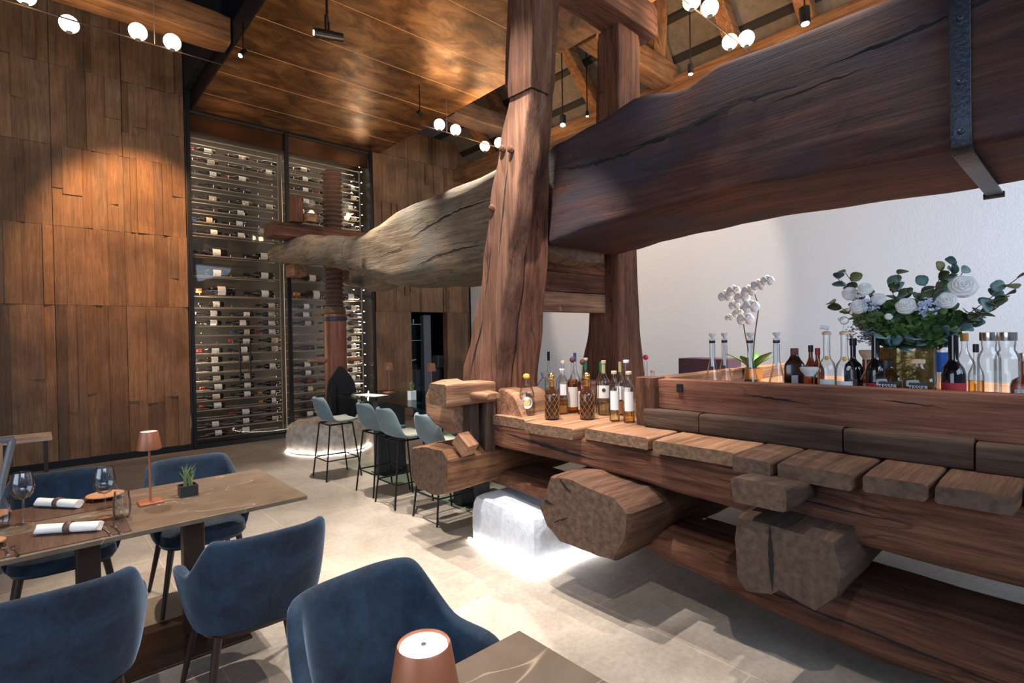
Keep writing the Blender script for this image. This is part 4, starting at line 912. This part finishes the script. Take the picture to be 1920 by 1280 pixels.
# ================================================================== BOTTLES ON THE PRESS
def bottle(label, x, y, z, r, H, shape='wine', glass=CLEAR, liquid=None, lev=.4, stop=None, lab=None, capsule=None, group='bottles standing on the press', name='spirit_bottle', sh=.58, nr=.3, labz=(.15, .45), labw=1.0, rz=None, sq=None):
    t = thing(name, label, 'bottle', (x, y, z), math.atan2(y, x)+PI if rz is None else rz, group)
    n = r*nr; hs = H*sh
    if shape == 'cone': pf = [(r*.95, 0), (r, .012), (r*.62, H*.3), (r*.34, H*.55), (n, H*.64), (n, H)]
    elif shape == 'round': pf = [(r*.8, 0), (r*.98, .008), (r, hs*.5), (r, hs*.8), (r*.85, hs*.95), (n*1.2, hs*1.06), (n, hs*1.12), (n, H)]
    else: pf = [(r*.92, 0), (r, .006), (r, hs), (r*.93, hs+.02), (r*.6, hs+.045), (n*1.1, hs+.075), (n, hs+.1), (n, H)]
    m = 24; sqq = .45 if sq else None
    def shell(p, nm, mt, cap=True):
        bm = bm_()
        rings = []
        for rr0, zz in p:
            e = sqq if (sq and rr0 > n*1.3) else None; ring = []
            for k in range(m):
                a = 2*PI*(k+.5)/m; ca, sa = math.cos(a), math.sin(a)
                if e: ca, sa = math.copysign(abs(ca)**e, ca), math.copysign(abs(sa)**e, sa)
                ring.append((rr0*ca*(sq or 1), rr0*sa, zz))
            rings.append(ring)
        loft(bm, rings, cap); return obj(nm, bm, mt, t)
    shell(pf, 'glass_body', glass)
    if liquid:
        lp = [(max(.002, q[0]-.003), min(q[1]+.005, H*lev)) for q in pf if q[1] < H*lev]; lp.append((lp[-1][0], H*lev)); shell(lp, 'liquid', liquid)
    if capsule: shell([(n*1.1, H-.075), (n*1.1, H-.001), (n*.9, H)], 'foil_capsule', capsule)
    if stop:
        kind, sm = stop
        if kind == 'cork': shell([(n*1.35, H), (n*1.4, H+.003), (n*1.4, H+.018), (n*1.2, H+.021)], 'stopper', sm)
        if kind == 'cap': shell([(n*1.25, H-.025), (n*1.28, H-.02), (n*1.28, H+.012), (n*1.1, H+.014)], 'screw_cap', sm)
        if kind == 'ball': shell([(n*.5, H), (n*1.6, H+.012), (n*1.8, H+.024), (n*1.4, H+.038), (n*.3, H+.045)], 'stopper', sm)
        if kind == 'plug': shell([(n*.9, H), (n*1.0, H+.008), (n*1.7, H+.03), (n*1.9, H+.045), (n*1.7, H+.05)], 'stopper', sm)
        if kind == 'spout':
            shell([(n*1.3, H), (n*1.3, H+.015), (n*.6, H+.02)], 'stopper', sm)
    if lab:
        lm, wl = lab; bm = bm_(); P = []; k = 9
        for i in range(k):
            a = (-wl/2+wl*i/(k-1)); f = (r+.0008)
            if sq: y_ = f*a*.75; P.append([(f*sq*1.0, y_, H*labz[0]), (f*sq*1.0, y_, H*labz[1])])
            else: P.append([(f*math.cos(a), f*math.sin(a), H*labz[0]), (f*math.cos(a), f*math.sin(a), H*labz[1])])
        grid(bm, P); obj('paper_label', bm, lm, t)
    return t
Zb = 1.0
def disc_label(t, r, z, rad, mat, inner=None):
    for rd, mt, e in ((rad, mat, .0012), (rad*.5, inner, .0018)):
        if mt is None: continue
        bm = bm_(); c = bm.verts.new((r+e, 0, z)); ring = []
        for k in range(20):
            a = 2*PI*k/20; yy = rd*math.cos(a); ang = yy/r; ring.append(bm.verts.new(((r+e)*math.cos(ang), (r+e)*math.sin(ang), z+rd*math.sin(a))))
        for k in range(20): bm.faces.new((c, ring[k], ring[(k+1) % 20]))
        obj('round_label', bm, mt, t)
t = bottle('clear bottle with yellow stopper and round sun label, leftmost on the press', 2.75, 2.9, Zb, .056, .27, 'round', stop=('ball', YEL), sh=.79, nr=.27)
disc_label(t, .056, .1, .045, PAPER, plain('sun_gold', (.9, .6, .2), .5))
def carved(label, x, y):
    t = bottle(label, x, y, Zb, .052, .262, 'round', glass=BROWNG, stop=None, sh=.82, nr=.34, name='cut_glass_bottle')
    bm = bm_(); rnd = 8
    for s in (-1, 1):
        for k in range(9):
            pts = []
            for j in range(15):
                u = j/14; a = 2*PI*k/9+s*u*2.2; pts.append((.0525*math.cos(a), .0525*math.sin(a), .015+.165*u))
            tube(bm, pts, .0011, 4)
    obj('engraved_lines', bm, plain('copper_line', (.55, .28, .12), .35, .7), t)
    bm = bm_(); lathe(bm, ((.019, .235), (.021, .24), (.02, .262), (.022, .268), (.022, .275), (.012, .28)), 20); obj('gold_collar', bm, GOLD, t)
    bm = bm_(); lathe(bm, ((.012, .28), (.02, .288), (.026, .305), (.022, .322), (.01, .333), (0, .335)), 20); obj('stopper', bm, GOLD, t); return t
carved('brown cut-glass bottle with gold stopper, left of the two', 2.74, 2.63)
carved('brown cut-glass bottle with gold stopper, right of the two', 2.90, 2.44)
bottle('tall slim clear bottle with black capsule behind the left cut-glass bottle', 3.25, 3.15, Zb, .036, .46, capsule=BLKP, sh=.5)
bottle('square decanter with frosted plug and orange liquor, left one', 3.18, 3.14, Zb, .06, .24, liquid=ORNG, lev=.25, stop=('plug', PAPER), sh=.72, nr=.24, sq=1, capsule=None)
bottle('square decanter with frosted plug, right one behind the cut-glass bottle', 3.36, 3.1, Zb, .055, .26, liquid=ORNG, lev=.5, stop=('plug', PAPER), sh=.72, nr=.24, sq=1)
bottle('clear bottle with wood cork, blank label and yellow liquor', 2.97, 2.73, Zb, .036, .385, liquid=AMBER, lev=.3, stop=('cork', CORK), lab=(PAPER, 1.4), labz=(.38, .6), sh=.6)
CROWN = plain('brown_crown_cap', (.12, .05, .04), .6)
bottle('orange liquor bottle with brown crown stopper, left one with red lettered label', 3.08, 2.73, Zb, .042, .385, liquid=ORNG, lev=.66, stop=('ball', CROWN), lab=(PAPER, 2.0), labz=(.12, .52), sh=.56)
bottle('orange liquor bottle with brown crown stopper, right one', 3.07, 2.62, Zb, .042, .37, liquid=ORNG, lev=.66, stop=('ball', CROWN), lab=(PAPER, 2.0), labz=(.1, .48), sh=.56)
bottle('tall bottle with dark blue capsule behind the orange bottles', 3.45, 3.03, Zb, .04, .445, capsule=NAVY, sh=.5)
bottle('clear bottle with green capsule and wood cork', 3.33, 2.81, Zb, .042, .39, capsule=GREENF, stop=('cork', CORK), lab=(PAPER, 1.6), labz=(.2, .45), sh=.55)
t = bottle('clear bottle with olive capsule and a tree emblem on its label', 3.13, 2.47, Zb, .045, .385, liquid=PALE, lev=.28, capsule=BEIGEF, stop=('cork', CORK), lab=(PAPER, 1.9), labz=(.34, .58), sh=.62)
disc_label(t, .0462, .19, .014, plain('emblem_green', (.03, .06, .04), .7))
bottle('clear bottle with green capsule behind the tree emblem bottle', 3.2, 2.55, Zb, .042, .39, capsule=GREENF, lab=(PAPER, 1.6), labz=(.3, .55), sh=.6)
bottle('small clear bottle with wood cork and tall label, left of the front pair', 2.965, 2.25, Zb, .035, .325, liquid=PALE, lev=.2, stop=('cork', CORK), lab=(PAPER, 1.7), labz=(.25, .65), sh=.68, nr=.38)
bottle('clear bottle with olive capsule between the two front small bottles', 3.21, 2.38, Zb, .036, .395, liquid=AMBER, lev=.3, capsule=BEIGEF, lab=(PAPER, 1.6), labz=(.3, .55), sh=.6)
bottle('tall clear bottle with white cork behind the front right small bottle', 3.19, 2.31, Zb, .038, .39, stop=('cork', PAPER), lab=(PAPER, 1.5), labz=(.3, .55), sh=.55, nr=.42)
bottle('small clear bottle with wood cork and tall label, right of the front pair', 2.98, 2.14, Zb, .038, .325, liquid=AMBER, lev=.25, stop=('cork', CORK), lab=(PAPER, 1.7), labz=(.25, .65), sh=.68, nr=.38)
bottle('slim clear bottle with a red ball stopper behind the rim corner', 3.75, 2.52, Zb, .042, .38, 'cone', stop=('ball', plain('red_ball', (.6, .02, .05), .35)), nr=.3)
bottle('small clear corked bottle right of the red ball stopper', 3.85, 2.52, Zb, .028, .27, stop=('cork', CORK), sh=.55, nr=.5)
# behind the rim
Zr = 1.2; X = 3.22
G2 = 'bottles behind the rim board of the press'
def decanter(label, y, H=.36, r=.068, dx=.03):
    x, y = X+dx, y*(X+dx)/3.2
    t = bottle(label, x, y, Zr, r, H, 'cone', group='glass decanters with paddle stoppers', nr=.26, name='glass_decanter')
    bm = bm_(); lathe(bm, ((.017, H-.03), (.019, H-.028), (.019, H-.015), (.017, H-.013)), 18); obj('silver_ring', bm, DKB, t)
    bm = bm_(); box(bm, -.009, .009, -.009, .009, H*.5, H); obj('paper_tag', bm, PAPER, t)
    bm = bm_(); lathe(bm, ((.006, H), (.012, H+.012), (.02, H+.018), (.022, H+.032), (.02, H+.034)), 4); obj('stopper', bm, PAPER, t); return t
decanter('decanter with paddle stopper, leftmost of four', 1.655); decanter('decanter with paddle stopper, second from left before the orchid', 1.575, dx=.17)
decanter('decanter with paddle stopper, third from left', 1.415); t = decanter('widest decanter with paddle stopper, rightmost of four', 1.262, .36, .07)
def rb(label, y, H, r, x=X, **k):
    f = x/3.2; return bottle(label, x, y*f, Zr, r, H, group=G2, **k)
rb('brown rectangular bottle with a small pale label', 1.165, .285, .055, glass=plain('brown_bottle_glass', (.04, .012, .006), .12, 0, coat=.5), stop=('cap', plain('brown_cap', (.16, .04, .03), .5)), lab=(plain('silver_label', (.45, .45, .5), .5), .8), labz=(.1, .5), sh=.66, sq=.5, x=3.3)
rb('brown bottle with black cap behind the ceramic stoppered decanter', 1.08, .30, .036, x=3.4, glass=BASTG, stop=('cap', BLKP), sh=.55)
rb('brown bottle with red cap beside the black capped one', 1.045, .285, .036, x=3.35, glass=BASTG, stop=('cap', RED), sh=.55)
t = bottle('squat glass decanter with white ceramic stopper', 3.16, 1.075, Zr, .06, .15, 'round', group=G2, stop=('plug', PAPER), liquid=None, sh=.6, nr=.42)
def spout(label, y, x=X, bird=False):
    t = rb(label, y, .375, .045, x=x, shape='round', sh=.62, nr=.38, lab=(PAPER, 1.7), labz=(.08, .36), stop=('spout', CORK), liquid=PALE, lev=.1)
    bm = bm_(); lathe(bm, ((.0, .375), (.014, .38), (.006, .40), (.004, .43)), 10) if bird else tube(bm, [(0, 0, .39), (0, .01, .41), (0, -.03, .42)], .011, 8)
    obj('pourer', bm, CLEAR if bird else PAPER, t)
    bm = bm_(); bmesh.ops.create_icosphere(bm, subdivisions=2, radius=.012); o = obj('gold_fruit', bm, YEL, t); o.location = (.02, 0, .25); return t
spout('clear bottle with bent white pourer and pale fruit inside', 1.0); t = spout('clear bottle with a glass bulb stopper, right of the bent pourer', .915, 3.15, True)
bm = bm_(); bmesh.ops.create_uvsphere(bm, u_segments=14, v_segments=10, radius=.022); o = obj('glass_bulb', bm, CLEAR, t); o.location = (0, 0, .45)
rb('dark round shouldered bottle with black cap left of the bast flask', .875, .34, .045, x=3.3, glass=WINEG, stop=('cap', BLKP), shape='round', sh=.66, lab=(plain('grey_label', (.15, .15, .18), .6), .9), labz=(.15, .4))
t = rb('amber flask wound with bast string and a tulip stopper', .815, .24, .055, x=3.32, glass=BASTG, shape='round', sh=.6, nr=.35, stop=('plug', CORK))
bm = bm_()
for k in range(3): tube(bm, [(.057*math.cos(a), .057*math.sin(a)*math.cos(k*.9), .12+.08*math.sin(a+k)) for a in [2*PI*j/24 for j in range(25)]], .003, 5)
obj('bast_string', bm, CORK, t)
REDL = plain('red_label', (.5, .03, .04), .6)
rb('tall black wine bottle with red label left of the vase', .775, .365, .044, x=3.24, glass=WINEG, shape='round', sh=.62, nr=.42, lab=(REDL, 2.6), labz=(.12, .34))
rb('tall black wine bottle with red label right of the vase', .465, .365, .047, x=3.2, glass=WINEG, shape='round', sh=.62, nr=.42, lab=(REDL, 2.6), labz=(.12, .4))
def tesser(label, y, stop):
    t = rb(label, y, .235, .062, x=3.12, sq=.55, sh=.62, nr=.33, stop=stop, lab=(BLKP, 1.5), labz=(.42, .62))
    cu = bpy.data.curves.new('label_lettering', 'FONT'); cu.body = 'TESSER'; cu.size = .024; cu.align_x = 'CENTER'; cu.extrude = .0002
    cu.materials.append(PAPER); tmp = bpy.data.objects.new('tmp', cu); me = bpy.data.meshes.new_from_object(tmp); bpy.data.objects.remove(tmp)
    o = bpy.data.objects.new('label_lettering', me); C.objects.link(o); o.parent = t
    o.location = (.062*.55+.0025, 0, .235*.49); o.rotation_euler = (PI/2, 0, PI/2); o['label'] = 'white letters TESSER'
    return t
tesser('square clear bottle lettered TESSER with black stopper', .725, ('cap', BLKP)); tesser('square clear bottle lettered TESSER with wood stopper', .60, ('cork', CORK))
rb('clear bottle with blue label behind the right black bottle', .50, .33, .04, x=3.4, stop=('cap', BLKP), lab=(plain('royal_blue_label', (.02, .12, .5), .5), 1.6), labz=(.55, .85), sh=.85, nr=.4, liquid=AMBER, lev=.3)
rb('clear bottle with amber cap right of the black wine bottle', .425, .36, .042, x=3.38, stop=('cap', plain('amber_cap', (.5, .22, .03), .4)), sh=.6)
rb('slim bottle with black cap and orange liquor', .385, .31, .03, x=3.26, stop=('cap', BLKP), liquid=AMBER, lev=.5, sh=.55)
t = rb('clear silver capped bottle, left of the two at the right edge', .34, .365, .042, x=3.2, stop=('cap', CHROME), sh=.7, nr=.62, lab=(PAPER, 2), labz=(.05, .27)); disc_label(t, .0432, .085, .018, plain('silver_disc', (.5, .5, .52), .4), PAPER)
t = rb('clear silver capped bottle, right of the two at the right edge', .28, .365, .045, x=3.2, stop=('cap', CHROME), sh=.7, nr=.62, lab=(PAPER, 2), labz=(.05, .27)); disc_label(t, .0462, .085, .018, MATS['silver_disc'], PAPER)
rb('round brown brandy decanter cut by the right frame edge', .225, .27, .05, x=3.3, glass=BASTG, shape='round', stop=('cap', CHROME), sh=.62, lab=(PAPER, 1.4), labz=(.1, .45))
# boxes behind the bed
t = thing('plum_box', 'plum coloured box with a gold line behind the decanters', 'box', (5.25, 2.6, 1.0)); boxo('case', (-.15, .15, -.12, .42, 0, .33), PURPLE, t, .003); boxo('gold_inlay', (-.153, -.15, .26, .40, .25, .256), GOLD, t, 0)

# ================================================================== FLOWERS
vase = thing('flower_vase', 'wide amber glass vase with a faceted rim holding the bouquet', 'vase', (3.5, .70, Zr))
bm = bm_(); rings = []
for z, s in ((0, .86), (.01, .9), (.12, .98), (.3, 1.0)):
    rings.append([((.135*s+.006*math.sin(9*a))*math.cos(a), (.135*s+.006*math.sin(9*a))*math.sin(a), z) for a in [2*PI*k/54 for k in range(54)]])
for z, s in ((.3, .95), (.05, .9)): rings.append([(.135*s*math.cos(a), .135*s*math.sin(a), z) for a in [2*PI*k/54 for k in range(54)]])
loft(bm, rings); obj('glass_body', bm, VASEG, vase)
bm = bm_(); lathe(bm, ((.1, .02), (.12, .06), (.12, .2), (.1, .22)), 24); obj('water', bm, BASTG, vase)
bq = thing('flower_bouquet', 'bouquet of white ranunculus and eucalyptus in the amber vase', 'flowers', (3.5, .70, 1.5))
rnd = random.Random(3)
def leaf(bm, p, d, up_, L, W2, curl=.15):
    d = d.normalized(); s = d.cross(up_).normalized(); nn = s.cross(d)
    rows = []
    for u in (0, .25, .5, .75, 1):
        w_ = W2*math.sin(PI*min(.97, u*.9+.06))**.7; c = p+d*L*u+nn*(-curl*L*u*u)
        rows.append([c-s*w_+nn*w_*.25, c, c+s*w_+nn*w_*.25])
    grid(bm, rows)
def branch(base, tip, mat, nl, L, W2, name='eucalyptus_branch'):
    base, tip = Vector(base), Vector(tip); mid = base.lerp(tip, .5)+Vector((rnd.uniform(-.03, .03), rnd.uniform(-.03, .03), .03))
    pts = [base.lerp(mid, u).lerp(mid.lerp(tip, u), u) for u in [i/10 for i in range(11)]]
    bm = bm_(); tube(bm, pts, [.003]*6+[.002]*5, 5); br = obj(name, bm, TWIG, bq)
    bm = bm_()
    for i in range(nl):
        u = .35+.65*i/(nl-1); p = pts[min(10, int(u*10))]; ax = (pts[min(10, int(u*10))]-pts[max(0, int(u*10)-1)]).normalized()
        a = rnd.uniform(0, 2*PI); side = Vector((math.cos(a), math.sin(a), rnd.uniform(-.4, .6))); d = ax*.6+side*.9
        leaf(bm, p, d, Vector((-.67+rnd.uniform(-.5, .5), -.2+rnd.uniform(-.6, .6), rnd.uniform(.2, 1))), L*rnd.uniform(.75, 1.15), W2*rnd.uniform(.8, 1.15))
    obj('leaves', bm, mat, br, solid=.0012)
def rel(px, py, pz): return (px-3.5, py-.70, pz-1.5)
for tip, mat, nl in (((3.5, 1.03, 1.90), EUC, 11), ((3.45, .98, 1.93), OLIVE, 9), ((3.5, 1.05, 1.76), OLIVE, 8), ((3.5, .74, 1.90), OLIVE, 9), ((3.5, .78, 1.84), EUC, 10), ((3.55, .5, 1.93), EUC, 11), ((3.5, .47, 1.88), EUC, 9), ((3.5, .55, 1.90), OLIVE, 8), ((3.5, .27, 1.83), EUC, 9), ((3.45, .27, 1.78), OLIVE, 8), ((3.45, .33, 1.70), EUC, 9), ((3.4, .40, 1.66), OLIVE, 7), ((3.5, .62, 1.83), EUC, 10), ((3.4, .56, 1.78), EUC, 9), ((3.3, .46, 1.6), EUC, 7), ((3.25, .75, 1.56), EUC, 8), ((3.28, .62, 1.55), EUC, 8), ((3.6, .9, 1.8), OLIVE, 8)):
    branch((rnd.uniform(-.05, .05), rnd.uniform(-.05, .05), -.1), rel(*tip), mat, nl+3, .068, .03)
def rose(p, r, mat=PETAL):
    bm = bm_(); rows = []; nr, na = 26, 44; ph = rnd.random()
    for i in range(nr+1):
        q = i/nr; row = []
        for k in range(na):
            a = 2*PI*k/na; sw = (q*4.6+a/(2*PI)*1+ph+.10*math.sin(5*a+q*14)) % 1.0
            rad = r*q*(1+.05*math.sin(6*a+q*9)); z = r*(.62*math.sqrt(max(0, 1-q*q*.93))-.1)+r*.15*(sw**2)*(1-.3*q)
            row.append((rad*math.cos(a), rad*math.sin(a), z))
        rows.append(row)
    for q in (.97, .85, .6, .25): rows.append([(r*q*math.cos(2*PI*k/na), r*q*math.sin(2*PI*k/na), -r*.5*math.sqrt(1-q*q)) for k in range(na)])
    grid(bm, rows, True)
    o = obj('white_flower', bm, mat, bq, smooth=False); o.location = p; o.rotation_euler = Vector((-1, rnd.uniform(-.5, .2), rnd.uniform(.35, .8))).to_track_quat('Z', 'Y').to_euler(); return o
for (p, r) in (((3.36, .93, 1.80), .04), ((3.36, .86, 1.82), .038), ((3.32, .88, 1.725), .042), ((3.33, .79, 1.76), .034), ((3.3, .665, 1.715), .045), ((3.32, .505, 1.735), .042), ((3.36, .45, 1.80), .058), ((3.28, .735, 1.665), .018), ((3.3, .96, 1.66), .014)):
    rose(rel(*p), r)
def cluster(p, r, mat, n, ps, name):
    bm = bm_()
    for k in range(n):
        d = Vector((rnd.gauss(0, 1), rnd.gauss(0, 1), rnd.gauss(0, 1))).normalized()*r*rnd.uniform(.6, 1); m4 = Matrix.Translation(d)
        for j in range(4):
            a = PI/2*j+k; leaf(bm, d, Vector((math.cos(a)*.8-.3, math.sin(a), rnd.uniform(-.5, .9))), Vector((-1, rnd.uniform(-.8, .8), rnd.uniform(-.4, .8))), ps*rnd.uniform(.6, 1.3), ps*.4)
    o = obj(name, bm, mat, bq); o.location = p
cluster(rel(3.33, .83, 1.73), .045, LILAC, 40, .012, 'small_blossom'); cluster(rel(3.34, .885, 1.80), .03, PETAL, 30, .012, 'small_blossom'); cluster(rel(3.3, .575, 1.705), .05, LILAC, 60, .012, 'small_blossom')
cluster(rel(3.38, .90, 1.58), .06, plain('mauve_seed', (.32, .26, .27), .8), 110, .007, 'seed_head'); cluster(rel(3.32, .82, 1.56), .05, plain('grey_seed', (.22, .24, .28), .8), 90, .007, 'seed_head')
cluster(rel(3.42, .72, 1.62), .13, LEAF, 260, .04, 'foliage'); cluster(rel(3.42, .6, 1.62), .12, LEAF, 200, .045, 'foliage'); cluster(rel(3.42, .82, 1.66), .09, MATS['pale_grass'], 90, .035, 'foliage')
# orchid
t = thing('orchid_plant', 'white orchid in a gold pot behind the decanters', 'orchid', (4.4, 2.05-.12, 1.2))
bm = bm_(); lathe(bm, ((.05, 0), (.075, .01), (.085, .1), (.082, .1), (.07, .09), (0, .085)), 24); obj('pot', bm, GOLD, t)
bm = bm_()
for a, l in ((.3, .26), (1.9, .24), (3.1, .22), (4.2, .27), (5.3, .2)): leaf(bm, Vector((0, 0, .08)), Vector((math.cos(a), math.sin(a), 1.1)), Vector((0, 0, 1)), l, .045, .25)
obj('leaves', bm, plain('orchid_leaf', (.05, .16, .03), .4), t, solid=.003)
for k, (pts) in enumerate((([(0, 0, .08), (-.02, .05, .4), (0, .09, .62), (0, .12, .74), (0, .2, .76)]), ([(0, 0, .08), (-.02, -.03, .35), (0, -.06, .6), (0, -.0, .8), (0, -.15, .82)]))):
    bm = bm_(); tube(bm, pts, .005, 6); obj('stem', bm, TWIG, t)
def orch(p, s):
    bm = bm_(); n = Vector((-1, -.3, .1)).normalized(); u_ = Vector((0, 0, 1)); v_ = n.cross(u_).normalized()
    for a, l, w2 in ((PI/2, 1, .42), (PI/2+2.2, .95, .4), (PI/2-2.2, .95, .4), (.05, 1.05, .75), (PI-.05, 1.05, .75)):
        leaf(bm, Vector((0, 0, 0)), v_*math.cos(a)+u_*math.sin(a), n, s*l, s*w2, .1)
    o = obj('white_flower', bm, PETAL, t, solid=.001); o.location = p
    bm = bm_(); bmesh.ops.create_icosphere(bm, subdivisions=1, radius=s*.16); c = obj('flower_centre', bm, YC, o); c.location = n*s*.12
for p, s in (((-.05, .20, .70), .055), ((-.04, .13, .74), .055), ((-.05, .12, .62), .045), ((-.06, .05, .68), .06), ((-.05, .0, .73), .055), ((-.06, -.02, .60), .065), ((-.07, .02, .50), .065), ((-.05, -.08, .77), .055), ((-.05, -.15, .80), .05), ((-.04, .17, .52), .035), ((-.05, .09, .55), .045)): orch(p, s)
